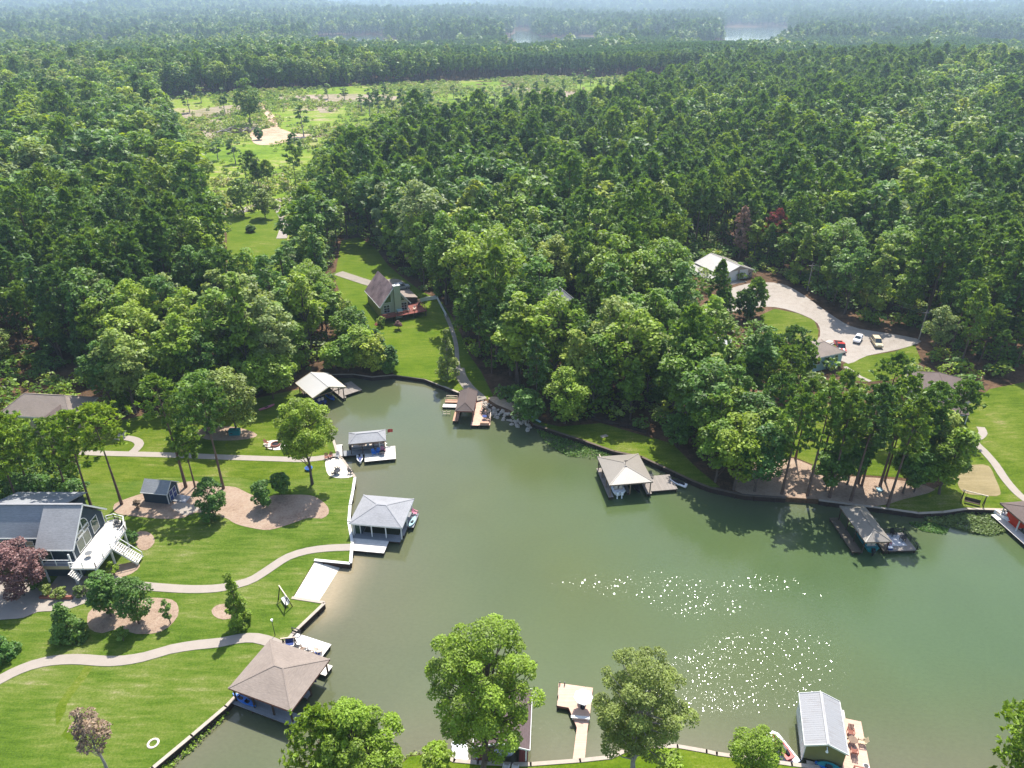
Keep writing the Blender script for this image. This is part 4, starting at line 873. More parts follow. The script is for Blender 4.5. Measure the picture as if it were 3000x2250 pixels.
# --- outdoor furniture
def chair(loc, rz, label, mat='white_paint', group=None, name='deck_chair'):
    t = thing(name, label, 'chair', loc, rz, group); s = M()
    for i in range(4): s.bar((-0.28, -0.24+0.16*i, 0.42), (0.28, -0.24+0.16*i, 0.42), 0.14, 0.03)
    ob('seat', s, mat, t); b = M()
    for i in range(4): b.bar((-0.22+0.147*i, 0.3, 0.40), (-0.24+0.16*i, 0.62, 1.02), 0.12, 0.03)
    ob('backrest', b, mat, t)
    for sx in (-1, 1):
        ob('armrest', M().bar((sx*0.33, -0.34, 0.64), (sx*0.33, 0.42, 0.66), 0.1, 0.03), mat, t)
        for y in (-0.28, 0.28): ob('leg', M().box(sx*0.33-0.03, sx*0.33+0.03, y-0.03, y+0.03, 0.0, 0.62), mat, t)
    return t
def table(loc, rz, label, mat='dark_metal', r=0.55, h=0.72, umbrella=None):
    t = thing('patio_table', label, 'table', loc, rz); ob('tabletop', M().tube((0,0,h-0.04),(0,0,h), r, n=14), mat, t)
    for k in range(4): a = k*math.pi/2+0.4; ob('leg', M().bar((0.2*math.cos(a),0.2*math.sin(a),h-0.042),(r*0.75*math.cos(a),r*0.75*math.sin(a),0), 0.05), mat, t)
    return t
def parasol(loc, label, mat='white_paint', r=1.35, h=2.5):
    t = thing('parasol', label, 'parasol', loc); ob('base', M().tube((0,0,0),(0,0,0.12),0.3,n=12), 'dark_metal', t); ob('pole', M().tube((0,0,0.122),(0,0,h+0.1),0.03,n=7), 'grey_metal', t)
    n = 8; m = M()
    for i in range(n):
        a, b = 2*math.pi*i/n, 2*math.pi*(i+1)/n; m.add([(0,0,h),(r*math.cos(a),r*math.sin(a),h-0.42),(r*math.cos(b),r*math.sin(b),h-0.42)], [(0,1,2)]); m.add([(0,0,h-0.03),(r*math.cos(b),r*math.sin(b),h-0.45),(r*math.cos(a),r*math.sin(a),h-0.45)], [(0,1,2)])
    c = ob('canopy', m, mat, t)
    for i in range(n): a = 2*math.pi*i/n; ob('rib', M().bar((0,0,h-0.06),(r*math.cos(a),r*math.sin(a),h-0.47), 0.025), 'grey_metal', c)
    return t
def place(o_, a, x, y, z=0.7): return (o_[0]+x*math.cos(a)-y*math.sin(a), o_[1]+x*math.sin(a)+y*math.cos(a), z)
def bh(label, c, ze, cat='boathouse', name='boathouse'):
    c0, a, w, d = rectpx(c, ze); return thing(name, label, cat, (c0[0], c0[1], 0), a), c0, a, w, d

# 1: big tan hip roof, bottom left
t, c0, a, w, d = bh('large boathouse with tan hip shingle roof at the lower left shore', [(668,2015),(853,2085),(967,1930),(792,1873)], 3.2)
hip_roof(t, w, d, 3.2, 1.15, ('x', 0.6), 'tan_shingle', soffit='brick_red')
deckp(t, -4.7, 4.4, -4.1, -2.5, 'blue_grey_deck'); deckp(t, -4.7, -3.3, -2.49, 4.2, 'blue_grey_deck', piles=False); deckp(t, -3.29, 3.9, 3.3, 4.9, 'white_deck'); deckp(t, -4.3, 1.8, 4.91, 7.8, 'white_deck'); deckp(t, -3.29, 3.7, -0.3, 0.7, 'blue_grey_deck')
posts(t, [(x, y) for x in (-4.1, -1.4, 1.4, 4.0) for y in (-3.6, 0.2, 3.7)], 0.704, 2.95, 'dark_wood'); ob('closet', M().box(-3.2, -1.6, -2.4, -0.5, 0.35, 2.9), 'brick_red', t)
railing(t, [(-4.2, 7.7), (-2.9, 7.7)], 0.7, 0.9, 'dark_metal')
motorboat(place(c0, a, 0.7, 2.0, 0.35), a, 'motorboat berthed under the large tan boathouse roof', 'deep_blue', L=5.6, W=2.1)
kayak(place(c0, a, -3.1, -3.35, 0.71), a-0.12, 'bright blue two seat kayak on the tan boathouse dock', 'blue_paint')
for i, (x, y, rz, mt, lb) in enumerate([(-1.9,5.6,0.5,'dark_metal','dark chair nearest the swing seat on the white sun deck'),(-1.1,5.5,0.2,'post_wood','brown wooden chair second along the white sun deck row'),(-0.2,5.4,0,'dark_metal','dark chair in the middle of the sun deck row'),(0.6,5.3,-0.3,'post_wood','brown chair beside the blue towel on the sun deck'),(1.2,6.1,-0.7,'pale_wood','pale chair at the water end of the sun deck')]): chair(place(c0, a, x, y, 0.704), a+rz+2.8, lb, mt, 'chairs on the sun deck')
tw = ob('towel', M().box(-0.4, 0.4, -0.8, 0.8, 0, 0.02), 'deep_blue', None, place(c0, a, 0.9, 5.6, 0.71), a); tag(tw, 'blue towel spread on the white sun deck', 'towel')
def swing_seat(loc, rz, label, fm='dark_wood', sm='white_paint', w=2.2, h=2.3):
    s = thing('garden_swing', label, 'swing', loc, rz)
    for sx in (-1, 1):
        ob('leg', M().bar((sx*w/2, -0.55, 0), (sx*w/2, 0, h), 0.11), fm, s); ob('leg', M().bar((sx*w/2, 0.55, 0), (sx*w/2, 0, h), 0.11), fm, s)
        ob('chain', M().bar((sx*w*0.34, 0, h-0.05), (sx*w*0.34, 0.1, 0.62), 0.03), 'dark_metal', s)
    ob('beam', M().bar((-w/2-0.25, 0, h+0.05), (w/2+0.25, 0, h+0.05), 0.13), 'pale_wood', s); ob('seat', M().box(-w*0.36, w*0.36, -0.25, 0.25, 0.42, 0.48), sm, s)
    ob('backrest', M().plate([(-w*0.36,0.26,0.484),(w*0.36,0.26,0.484),(w*0.36,0.42,1.0),(-w*0.36,0.42,1.0)], 0.04), sm, s); return s
swing_seat(place(c0, a, -3.1, 5.6, 0.704), a+0.5, 'small canopy swing on the shore end of the sun deck', 'dark_wood', 'deep_blue', 1.5, 1.5)

# 2: tan ribbed metal pyramid roof on the right shore
t, c0, a, w, d = bh('square boathouse with tan ribbed metal roof off the right bank', [(1786,1422),(1914,1411),(1870,1329),(1749,1338)], 3.2)
hip_roof(t, w, d, 3.2, 1.05, ('y', 0.5), 'tan_metal', soffit='post_wood')
ob('weather_vane', M().bar((0,-0.3,4.24),(0,-0.3,5.2),0.05).bar((-0.3,-0.3,5.1),(0.35,-0.3,5.1),0.05,0.14), 'dark_metal', t)
deckp(t, -w/2, -w/2+0.9, -d/2, d/2, 'grey_deck_y'); deckp(t, -w/2+0.91, w/2, d/2-1.2, d/2, 'grey_deck'); deckp(t, w/2-0.9, w/2, -d/2, d/2-1.21, 'grey_deck_y'); deckp(t, w/2+0.01, 8.7, -3.7, 0.7, 'grey_deck'); deckp(t, -0.3, 0.3, -3.4, 3.1, 'grey_deck_y')
deckp(t, -2.6, -1.2, d/2+0.01, d/2+3.0, 'pale_wood'); railing(t, [(-2.6, d/2+0.1), (-2.6, d/2+2.9)], 0.7)
posts(t, [(x, y) for x in (-w/2+0.3, w/2-0.3) for y in (-d/2+0.3, -1.4, 1.4, d/2-0.3)]+[(0, -d/2+0.4)], 0.704, 2.95)
motorboat(place(c0, a, -1.8, -0.6, 0.3), a+math.pi/2, 'white boat with twin engines under the tan metal roof', 'white_gloss', L=6.2, W=2.3, engines=2)
jet_ski(place(c0, a, 9.4, -1.9, 0.2), a+2.4, 'grey and white jet ski moored at the square dock corner', 'white_gloss', 'dark_metal')
jet_ski(place(c0, a, 1.7, -2.2, 0.3), a-1.5, 'dark jet ski on the lift under the tan metal roof', 'dark_metal', 'dark_metal')
chair(place(c0, a, 5.1, 0.3, 0.704), a, 'dark folding chair on the dock by the tan metal roof', 'dark_metal')

# 3: pale hip roof with pontoon boat, left of the cove
t, c0, a, w, d = bh('small boathouse with pale hip roof and pontoon boat off the left patio', [(1020,1304),(1130,1288),(1126,1257),(1026,1269)], 3.2)
a3 = a-0.03; t.rotation_euler[2] = a3
hip_roof(t, 6.9, 4.1, 3.2, 0.85, ('x', 2.0), 'pale_shingle'); deckp(t, -4.9, 3.2, -2.0, -0.2, 'blue_grey_deck'); deckp(t, -0.7, 5.0, -4.6, -2.01, 'white_deck'); deckp(t, 3.21, 5.0, -2.0, -0.2, 'white_deck', piles=False); deckp(t, -6.3, -4.91, -2.0, 2.1, 'white_deck_x'); deckp(t, -3.4, 3.2, 1.7, 2.2, 'blue_grey_deck')
posts(t, [(x, y) for x in (-3.1, -1.0, 1.1, 3.1) for y in (-1.7, 1.9)]+[(-4.6, -1.9)], 0.704, 2.95, 'dark_wood', 0.14)
pontoon(place(c0, a3, 0.1, 0.75, 0.0), a3, 'pontoon boat with pale benches under the small pale roof', 6.4, 1.7)
jet_ski(place(c0, a3, -1.6, -3.2, 0.15), a3-1.5, 'white and purple jet ski beside the small pale boathouse', 'white_gloss', 'deep_blue')
fl = thing('flag', 'red flag on a short pole at the small pale boathouse', 'flag', place(c0, a3, 3.75, 0.9, 0.0), a3); ob('pole', M().tube((0,0,2.6),(0.1,0,3.9),0.025,n=6).bar((-0.4,0,2.7),(0,0,2.7),0.05), 'grey_metal', fl); ob('cloth', M().loft([[(0.1+x, 0.1*math.sin(3*x), z) for z in (3.1, 3.8)]+[(0.1+x, 0.1*math.sin(3*x)+0.02, z) for z in (3.8, 3.1)] for x in (0, 0.25, 0.5, 0.75, 0.95)]), 'red_paint', fl)
for x, y, rz, lb in ((1.0,-2.6,0.3,'blue chair near the white cleat on the white dock'),(1.7,-2.4,-0.4,'blue chair nearer the flag on the white dock')): chair(place(c0, a3, x, y, 0.704), a3+rz, lb, 'blue_paint', 'blue chairs on the white dock')
table(place(c0, a3, 2.6, -2.9, 0.704), a3, 'small dark table on the white dock'); chair(place(c0, a3, 2.7, -2.1, 0.704), a3+0.2, 'pink chair by the table on the white dock', 'pink_kayak')
sw = thing('shower_post', 'white T shaped post at the edge of the white dock', 'post', place(c0, a3, 2.2, -1.7, 0.704), a3); ob('pole', M().box(-0.06,0.06,-0.06,0.06,0,2.1), 'white_paint', sw); ob('arm', M().bar((-0.6,0,2.15),(0.3,0,2.15),0.1), 'white_paint', sw)

# 4: open white metal gable roof at the head of the cove
t, c0, a, w, d = bh('open boathouse with white metal gable roof in the back of the cove', [(917,1166),(1013,1134),(961,1092),(865,1122)], 3.3)
gable_roof(t, w, d, 3.3, 1.35, 'white_metal', trim='tan_paint'); deckp(t, -w/2+0.3, -w/2+1.2, -d/2+0.3, d/2, 'old_deck'); deckp(t, w/2-0.9, w/2-0.05, -d/2+0.3, d/2, 'grey_deck_y'); deckp(t, w/2-0.04, 8.0, -3.0, 2.1, 'grey_deck'); deckp(t, -w/2+1.21, w/2-0.91, d/2-1.2, d/2, 'old_deck')
posts(t, [(x, y) for x in (-w/2+0.5, w/2-0.5) for y in (-d/2+0.5, -1.4, 1.4, d/2-0.5)], 0.704, 3.1, 'dark_wood'); ob('tie_beam', M().bar((-w/2+0.4,-d/2+0.5,3.02),(w/2-0.4,-d/2+0.5,3.02),0.16), 'post_wood', t)
motorboat(place(c0, a, -1.6, -0.8, 0.3), a+math.pi/2, 'boat with blue cover under the white metal gable roof', 'deep_blue', L=5.6, W=2.1, cover='deep_blue'); jet_ski(place(c0, a, 1.2, -1.6, 0.2), a-1.5, 'blue jet ski under the white metal gable roof', 'blue_paint', 'deep_blue')
chair(place(c0, a, 5.6, 0.4, 0.704), a+0.5, 'lone dark chair on the weathered dock by the white gable', 'dark_metal')

# 5: small brown roof with salmon decks
t, c0, a, w, d = bh('narrow boathouse with brown roof and salmon decks below the chalet lawn', [(1334,1203),(1387,1206),(1400,1146),(1347,1146)], 3.2)
hip_roof(t, w, d, 3.2, 0.95, ('y', (-2.3, 4.0)), 'brown_shingle', soffit='brick_red')
deckp(t, -2.5, -1.4, -3.9, 5.4, 'pink_deck'); dk = deckp(t, 1.3, 2.9, -5.4, 6.0, 'salmon_deck')
ob('deck', M().prism([(2.91,-5.3),(5.2,-5.2),(5.1,-1.1),(2.91,1.9)], 0.64, 0.705), 'salmon_deck', t); posts(t, [(4.9,-5.0),(4.9,-1.5),(3.1,-5.0),(3.1,1.2)], -1.2, 0.63, 'dark_wood', 0.2); ob('deck', M().prism([(1.5,6.01),(3.2,6.01),(4.2,9.0),(2.6,9.4)], 0.64, 0.71), 'salmon_deck', t)
deckp(t, -5.1, -2.51, 3.6, 4.9, 'pink_deck'); deckp(t, -5.4, -2.51, 1.9, 3.2, 'white_deck', 0.5)
posts(t, [(x, y) for x in (-1.65, 1.6) for y in (-3.8, -1.2, 1.4, 3.9)], 0.704, 2.95, 'brick_red'); railing(t, [(2.95, 1.9), (5.05, -1.1), (5.1, -4.0)], 0.7, 0.95); railing(t, [(-4.9, 4.85), (-2.6, 4.85)], 0.7, 0.95); ob('bench', M().box(3.2, 5.0, -5.15, -4.6, 0.71, 1.15), 'pink_deck', t)
for i, (x, y, rz, lb) in enumerate(((3.2,-0.6,0.9,'dark chair nearest the brown roof on the salmon deck'),(4.1,-1.9,1.6,'dark chair with blue seat beside the angled railing'),(4.7,-3.2,1.9,'dark chair by the bench end of the salmon deck'))): chair(place(c0, a, x, y, 0.708), a-rz, lb, 'dark_metal', 'dark chairs on the salmon deck')
table(place(c0, a, 3.9, -2.9, 0.708), a, 'round dark table with blue cloth on the salmon deck', 'deep_blue', 0.5)
ld = thing('swim_ladder', 'white railed ladder frame in the water by the salmon deck', 'ladder', place(c0, a, -4.2, -0.1, 0), a); lm = M()
for x in (-0.8, 0, 0.8): lm.bar((x,-0.4,-0.5),(x,-0.4,1.1),0.08)
ob('rail', lm.bar((-0.8,-0.4,0.3),(0.8,-0.4,0.3),0.08).bar((-0.8,-0.4,0.8),(0.8,-0.4,0.8),0.06), 'pale_wood', ld)

# 6: shaded long roof on the right
t, c0, a, w, d = bh('long narrow boathouse with tan ribbed roof in the tree shade at right', [(2535,1588),(2613,1587),(2532,1480),(2460,1483)], 3.2)
hip_roof(t, w, d, 3.2, 0.9, ('y', 2.5), 'tan_metal'); deckp(t, -w/2-1.1, -w/2+0.4, -3.7, 4.6, 'old_deck'); deckp(t, w/2-0.3, w/2+0.6, -3.7, 4.6, 'old_deck'); deckp(t, w/2+0.61, 7.0, -3.7, 0.5, 'grey_deck')
posts(t, [(x, y) for x in (-w/2+0.2, w/2-0.15) for y in (-4.0, -1.3, 1.4, 4.0)], 0.704, 2.95, 'dark_wood', 0.14); railing(t, [(7.0, -3.6), (7.0, 0.4), (3.0, 0.4)], 0.7, 0.9, 'dark_metal')
motorboat(place(c0, a, 0, -0.6, 0.3), a+math.pi/2, 'teal sterned boat under the shaded tan ribbed roof', 'teal_paint', L=6.0, W=2.0); ob('rug', M().box(3.4, 6.0, -2.6, 0.0, 0.704, 0.72), 'silver_paint', t)
for i, (x, y, rz, lb) in enumerate(((3.3,-2.2,1.2,'pink chair at the roof side of the shaded dock'),(5.9,-1.4,-1.2,'dark chair at the outer side of the shaded dock'),(5.0,-0.2,0.1,'black chair at the bank side of the shaded dock'))): chair(place(c0, a, x, y, 0.724), a+rz, lb, ('pink_kayak','dark_metal','black_rubber')[i], 'chairs on the shaded dock')
ck = thing('cooler', 'white cooler box at the boathouse corner of the shaded dock', 'cooler', place(c0, a, 2.9, -3.3, 0.704), a); ob('body', M().box(-0.35,0.35,-0.22,0.22,0,0.36), 'deep_blue', ck); ob('lid', M().box(-0.37,0.37,-0.24,0.24,0.362,0.44), 'white_gloss', ck)

# 7: pale grey hip roof beside the upper beach path
t, c0, a, w, d = bh('boathouse with pale grey hip roof at the end of the curved path', [(1022,1533),(1178,1547),(1214,1461),(1065,1450)], 3.4)
hip_roof(t, w, d, 3.4, 1.2, ('x', 0.75), 'pale_shingle', soffit='white_paint'); deckp(t, -4.4, 3.8, -3.9, -2.3, 'blue_grey_deck'); deckp(t, -4.0, 2.0, -6.7, -3.91, 'white_deck'); deckp(t, -4.4, -2.6, -2.29, 3.6, 'blue_grey_deck'); deckp(t, 3.2, 4.0, -2.29, 3.6, 'blue_grey_deck'); deckp(t, 4.01, 5.0, -0.2, 3.4, 'blue_grey_deck')
posts(t, [(x, y) for x in (-3.9, -0.9, 1.4, 3.9) for y in (-3.2, 3.3)]+[(3.9, 0)], 0.704, 3.15, 'white_paint', 0.16)
cl = ob('closet', M().box(-3.95, -2.7, -2.8, 0.5, 0.704, 3.2), 'slate_siding', t); ob('door', M().box(-3.75, -2.95, -2.83, -2.80, 0.72, 2.7), 'green_glass', cl); fr = M()
for x in (-3.82, -2.9): fr.box(x-0.05, x+0.05, -2.86, -2.80, 0.71, 2.8)
ob('door_frame', fr.box(-3.87, -2.85, -2.865, -2.805, 2.8, 2.9), 'white_paint', cl)
motorboat(place(c0, a, 0.6, 0.6, 0.3), a, 'dark hulled boat berthed under the pale grey hip roof', 'dark_metal', L=6.4, W=2.3); kayak(place(c0, a, 4.55, 0.9, 0.71), a+1.45, 'light blue kayak on the outer side of the pale grey roof', 'pale_blue_siding', 1, 2.6)
chair(place(c0, a, 4.5, 3.0, 0.71), a+1.2, 'pink striped chair at the far corner of the pale grey boathouse', 'pink_kayak')

# 8: brown roof behind the foreground tree
t, c0, a, w, d = bh('boathouse with old brown gable roof behind the tall foreground tree', [(1392,2186),(1553,2200),(1558,2023),(1400,2009)], 3.2)
gable_roof(t, w, d, 3.2, 0.9, 'old_brown_shingle', trim='white_paint'); deckp(t, -w/2+0.2, -w/2+1.2, -d/2, d/2, 'red_deck'); deckp(t, w/2-1.2, w/2-0.2, -d/2, d/2, 'red_deck'); deckp(t, -w/2+0.2, w/2-0.1, -d/2-2.0, -d/2-0.01, 'red_deck')
posts(t, [(x, y) for x in (-w/2+0.4, w/2-0.4) for y in (-d/2+0.3, 0, d/2-0.3)], 0.704, 3.0, 'white_paint'); motorboat(place(c0, a, 0.3, 0.2, 0.3), a+math.pi/2, 'blue cushioned boat under the old brown roof', 'white_gloss', 'deep_blue', L=6.2, W=2.3)
for x, lb in ((0.6, 'white chair on the red deck nearer the tree'), (1.6, 'white chair on the red deck nearer the pink pier')): chair(place(c0, a, x, -d/2-0.8, 0.704), a+3.0, lb, 'white_paint', 'white chairs on the red deck')
# 9: grey metal roof with olive wall, bottom right
t, c0, a, w, d = bh('boathouse with stained grey metal roof and olive gable at the bottom right', [(2357,2183),(2483,2210),(2462,2055),(2342,2033)], 3.2)
gable_roof(t, w, d, 3.2, 0.95, 'grey_metal_roof', trim='white_paint'); gw = M().add([(-w/2+0.25,-d/2+0.15,0.9),(w/2-0.25,-d/2+0.15,0.9),(w/2-0.25,-d/2+0.15,3.1),(0,-d/2+0.15,3.98),(-w/2+0.25,-d/2+0.15,3.1)], [(0,1,2,3,4)]).add([(-w/2+0.25,-d/2+0.3,0.9),(w/2-0.25,-d/2+0.3,0.9),(w/2-0.25,-d/2+0.3,3.1),(0,-d/2+0.3,3.98),(-w/2+0.25,-d/2+0.3,3.1)], [(4,3,2,1,0)])
ob('gable_wall', gw, 'olive_siding', t); ob('wall', M().box(-w/2+0.15, -w/2+0.24, -d/2+0.15, d/2-0.3, 0.4, 3.08), 'white_paint', t); ob('wall', M().box(w/2-0.24, w/2-0.15, -d/2+0.15, d/2-0.3, 0.704, 3.08), 'olive_siding', t)
lm_ = ob('wall_lamp', M().bar((0,-d/2+0.1,3.6),(0,-d/2-0.25,3.5),0.06).tube((0,-d/2-0.25,3.2),(0,-d/2-0.25,3.5),0.17,0.05,n=8), 'white_gloss', t)
deckp(t, w/2-0.1, 5.1, -4.6, 3.4, 'salmon_deck'); deckp(t, -1.6, w/2-0.11, -d/2-0.75, -d/2+0.1, 'pale_wood'); deckp(t, 2.6, 3.4, 3.41, 4.6, 'white_deck', 0.6); railing(t, [(3.2,-4.5),(3.2,-3.4),(5.0,-3.4)], 0.7, 0.9, 'brick_red')
kayak(place(c0, a, 0.6, -d/2-0.35, 0.72), a-0.12, 'blue kayak below the olive gable', 'blue_paint', 1, 2.8); kayak(place(c0, a, 0.7, -d/2-0.15, 0.95), a-0.1, 'green kayak leaning behind the blue one at the olive gable', 'teal_paint', 1, 2.6, 0.9)
table(place(c0, a, 3.6, 0.1, 0.704), a, 'round brown table among four chairs on the bottom right deck', 'post_wood', 0.5)
for x, y, rz, lb, mt in ((3.6,1.3,0.0,'red brown chair at the water end of the brown table','brick_red'),(4.6,0.3,-1.5,'woven chair on the outer side of the brown table','tan_paint'),(3.6,-1.2,3.1,'red brown chair at the bank end of the brown table','brick_red'),(2.75,0.0,1.5,'woven chair between the brown table and the grey roof','tan_paint')): chair(place(c0, a, x, y, 0.704), a+rz, lb, mt, 'chairs round the brown table')
ct = thing('planter', 'white planter pot near the rail of the bottom right deck', 'planter', place(c0, a, 4.6, -2.7, 0.704), a); ob('pot', M().tube((0,0,0),(0,0,0.4),0.22,0.32,n=10), 'white_gloss', ct); ob('soil', M().tube((0,0,0.402),(0,0,0.43),0.27,n=10), 'dark_metal', ct)
t = jet_ski(tuple(P(2288,2195,0.45)), 1.95, 'red and white jet ski on a floating pad by the round shrub', 'red_paint', 'dark_metal')
fp = thing('floating_pad', 'white floating pad under the red jet ski', 'dock', tuple(P(2290,2198,0.0)), 1.95); ob('pad', M().prism([(-2.0,-0.9),(-2.0,0.9),(1.7,0.9),(2.2,0.5),(2.2,-0.5),(1.7,-0.9)], -0.2, 0.34), 'white_gloss', fp); ob('bumper', M().box(-2.1,-2.01,-0.7,0.7,-0.1,0.3), 'black_rubber', fp)
# 10: roof cut by the right edge
t = thing('boathouse', 'red walled boathouse with plum roof cut by the right edge', 'boathouse', tuple(P(3022,1560,0)), 0.12)
hip_roof(t, 7.0, 8.0, 3.2, 1.0, ('y', 1.0), 'plum_shingle'); deckp(t, -4.1, -2.4, -4.2, 4.2, 'white_deck'); deckp(t, 2.6, 3.6, -4.2, 4.2, 'grey_deck_y'); deckp(t, -2.39, 2.59, 3.0, 4.2, 'grey_deck'); posts(t, [(x,y) for x in (-3.0, 3.0) for y in (-3.4, 0, 3.4)], 0.704, 2.95, 'white_paint'); ob('closet', M().box(-2.6,-1.0,0.4,2.9,0.704,3.0), 'orange_paint', t)
motorboat(tuple(P(2948,1528,0.1)), 2.2, 'small white boat moored beside the weeds at the right edge', 'white_gloss', L=4.2, W=1.7)
# salmon pier with parasol
pp_ = [tuple(P(*q, 0.7)[:2]) for q in ((1632,2067),(1637,2001),(1737,2015),(1729,2090),(1722,2130),(1712,2238),(1676,2240),(1690,2131),(1666,2073))]; oo = np.array(pp_[5])
t = thing('pier', 'salmon plank pier with angled head at the bottom centre', 'pier', (oo[0], oo[1], 0)); pl_ = [tuple(np.array(q)-oo) for q in pp_]
ob('deck', M().prism(pl_, 0.63, 0.70), 'salmon_deck', t); ce_ = np.mean(pl_, 0); ob('joist_frame', M().prism([tuple(np.array(q)*0.985+ce_*0.015) for q in pl_], 0.34, 0.626), 'brick_red', t)
for q in pl_: q2 = np.array(q)*0.96+ce_*0.04; ob('piling', M().tube((q2[0],q2[1],-1.3),(q2[0],q2[1],0.33),0.13,n=7), 'dark_wood', t)
for q in ((1640,2006),(1654,2007),(1634,2045)): p_ = np.array(P(*q,0.7)[:2])-oo; ob('mooring_post', M().tube((p_[0],p_[1],0.704),(p_[0],p_[1],1.25),0.07,n=7), 'dark_metal', t)
parasol(tuple(P(1707,2073,0.704)), 'white parasol standing on the salmon pier', h=2.3, r=1.15); table(tuple(P(1707,2073,0.704)+Vector((0,0.75,0))), 0, 'dark table under the white parasol', 'dark_metal', 0.55)
bb = thing('pier_bench', 'long white bench across the salmon pier', 'bench', tuple(P(1700,2108,0.704)), -0.1); ob('seat', M().box(-1.1,1.1,-0.18,0.18,0.38,0.44), 'white_paint', bb); ob('leg', M().box(-0.95,-0.85,-0.15,0.15,0,0.378), 'white_paint', bb); ob('leg', M().box(0.85,0.95,-0.15,0.15,0,0.378), 'white_paint', bb)
# white floats stacked on the bank below the tall tree
for i in range(12):
    r_, c_ = divmod(i, 3); o_ = ob('dock_float', M().tube((0,0,-0.25),(0,0,0.25),0.42,n=10).tube((0,0,0.25),(0,0,0.36),0.42,0.2,n=10), 'white_gloss', None, tuple(P(1336+c_*13-r_*1, 2228-r_*15, 0.35))); tag(o_, 'white round float in the raft beside the tall foreground tree', 'float', 'white floats in the raft')
kayak(tuple(G(782,1196,0.1)), 0.75, 'pink kayak lying on the shaded grass left of the white gable', 'pink_kayak', 1, 3.4)
kayak((*P(1562,1232,0.9)[:2], 1.35), 2.2, 'pale canoe propped on the bank at the end of the rocks', 'pale_blue_siding', 0, 4.2, 1.1, 'canoe')

# ------------------------------------------------------------------ houses
def window(t, p, u, v, w, h, frame='white_paint', pane='glass', nx=1, ny=1, name='window', fw=0.09):
    """p lower-left corner, u along, v up, on a wall; normal = u x v"""
    p = Vector(p); u = Vector(u).normalized(); v = Vector(v).normalized(); n = u.cross(v)
    def pl(m, a0, a1, b0, b1, d0, d1):
        q = [p+u*a+v*b+n*d for d in (d0, d1) for a, b in ((a0,b0),(a1,b0),(a1,b1),(a0,b1))]; m.add(q, [(3,2,1,0),(4,5,6,7),(0,1,5,4),(1,2,6,5),(2,3,7,6),(3,0,4,7)])
    f = M(); pl(f, -fw, 0, -fw, h+fw, 0.0, 0.07); pl(f, w, w+fw, -fw, h+fw, 0.0, 0.07); pl(f, 0, w, -fw, 0, 0.0, 0.07); pl(f, 0, w, h, h+fw, 0.0, 0.07)
    for i in range(1, nx): pl(f, w*i/nx-0.03, w*i/nx+0.03, 0, h, 0.02, 0.065)
    for j in range(1, ny): pl(f, 0, w, h*j/ny-0.03, h*j/ny+0.03, 0.02, 0.06)
    o = ob(name, f, frame, t); g = M(); pl(g, 0.002, w-0.002, 0.002, h-0.002, 0.005, 0.03); ob('pane', g, pane, o); return o
def gable_walls(t, x0, x1, y0, y1, z0, ze, rise, mat, axis='y', name='wall'):
    """box with gable ends; ridge along axis"""
    if axis == 'y':
        xm = (x0+x1)/2; prof = [(x0,z0),(x1,z0),(x1,ze),(xm,ze+rise),(x0,ze)]; a = [(x,y0,z) for x,z in prof]; b = [(x,y1,z) for x,z in prof]
    else:
        ym = (y0+y1)/2; prof = [(y0,z0),(y1,z0),(y1,ze),(ym,ze+rise),(y0,ze)]; a = [(x1,y,z) for y,z in prof]; b = [(x0,y,z) for y,z in prof]
    return ob(name, M().add(a+b, [(0,1,2,3,4),(9,8,7,6,5)]+[(i+5,(i+1)%5+5,(i+1)%5,i) for i in range(5)]), mat, t)
# --- blue grey house with the white deck, lower left
HX, HY, HZ = -62.8, 82.5, h1(-62.8, 82.5)
t = thing('house', 'blue grey house with arched gable window and white deck at the left edge', 'house', (HX, HY, 0)); g0 = HZ-0.3
gable_walls(t, -5.0, 0, -4.0, 4.2, g0, 6.75, 4.05, 'slate_siding', 'x'); gable_walls(t, -16, -5.02, -2.0, 4.2, g0, 7.1, 3.5, 'slate_siding', 'x')
def slope(t, x0, x1, ya, za, yb, zb, mat, name='roof', th=0.16): return ob(name, M().slab([(x0,ya,za),(x1,ya,za),(x1,yb,zb),(x0,yb,zb)], th), mat, t)
r1 = slope(t, -5.1, 0.45, -4.5, 6.6, 0.3, 11.0, 'grey_shingle'); slope(t, -5.1, 0.45, 0.3, 11.003, 4.9, 6.6, 'grey_shingle'); slope(t, -16.2, -5.11, -2.4, 7.0, 0.3, 10.92, 'blue_shingle'); slope(t, -16.2, -5.11, 0.3, 10.923, 4.9, 6.9, 'blue_shingle')
tr = M().bar((0.47,-4.5,6.5),(0.47,0.3,10.93),0.06,0.24).bar((0.47,0.3,10.93),(0.47,4.9,6.5),0.06,0.24).bar((-5.1,-4.55,6.52),(0.45,-4.55,6.52),0.06,0.2); ob('trim', tr, 'white_paint', r1); ob('trim', M().bar((-16,-2.45,6.92),(-5.1,-2.45,6.92),0.06,0.2).bar((-5.06,-2.4,6.9),(-5.06,0.2,10.8),0.06,0.2), 'white_paint', t)
ob('ridge_cap', M().bar((-16.2,0.3,11.05),(0.45,0.3,11.05),0.35,0.08), 'grey_shingle', r1); slope(t, -17, -5.8, 5.2, 7.4, 10.5, 5.6, 'blue_shingle'); ob('wall', M().box(-17,-6.2,5.6,10.0,g0,5.6), 'navy_siding', t)
for x, y in ((-0.08,-4.0),(-0.08,4.2)): ob('corner_board', M().box(x-0.03,x+0.12,y-0.06,y+0.06,g0,6.6), 'white_paint', t)
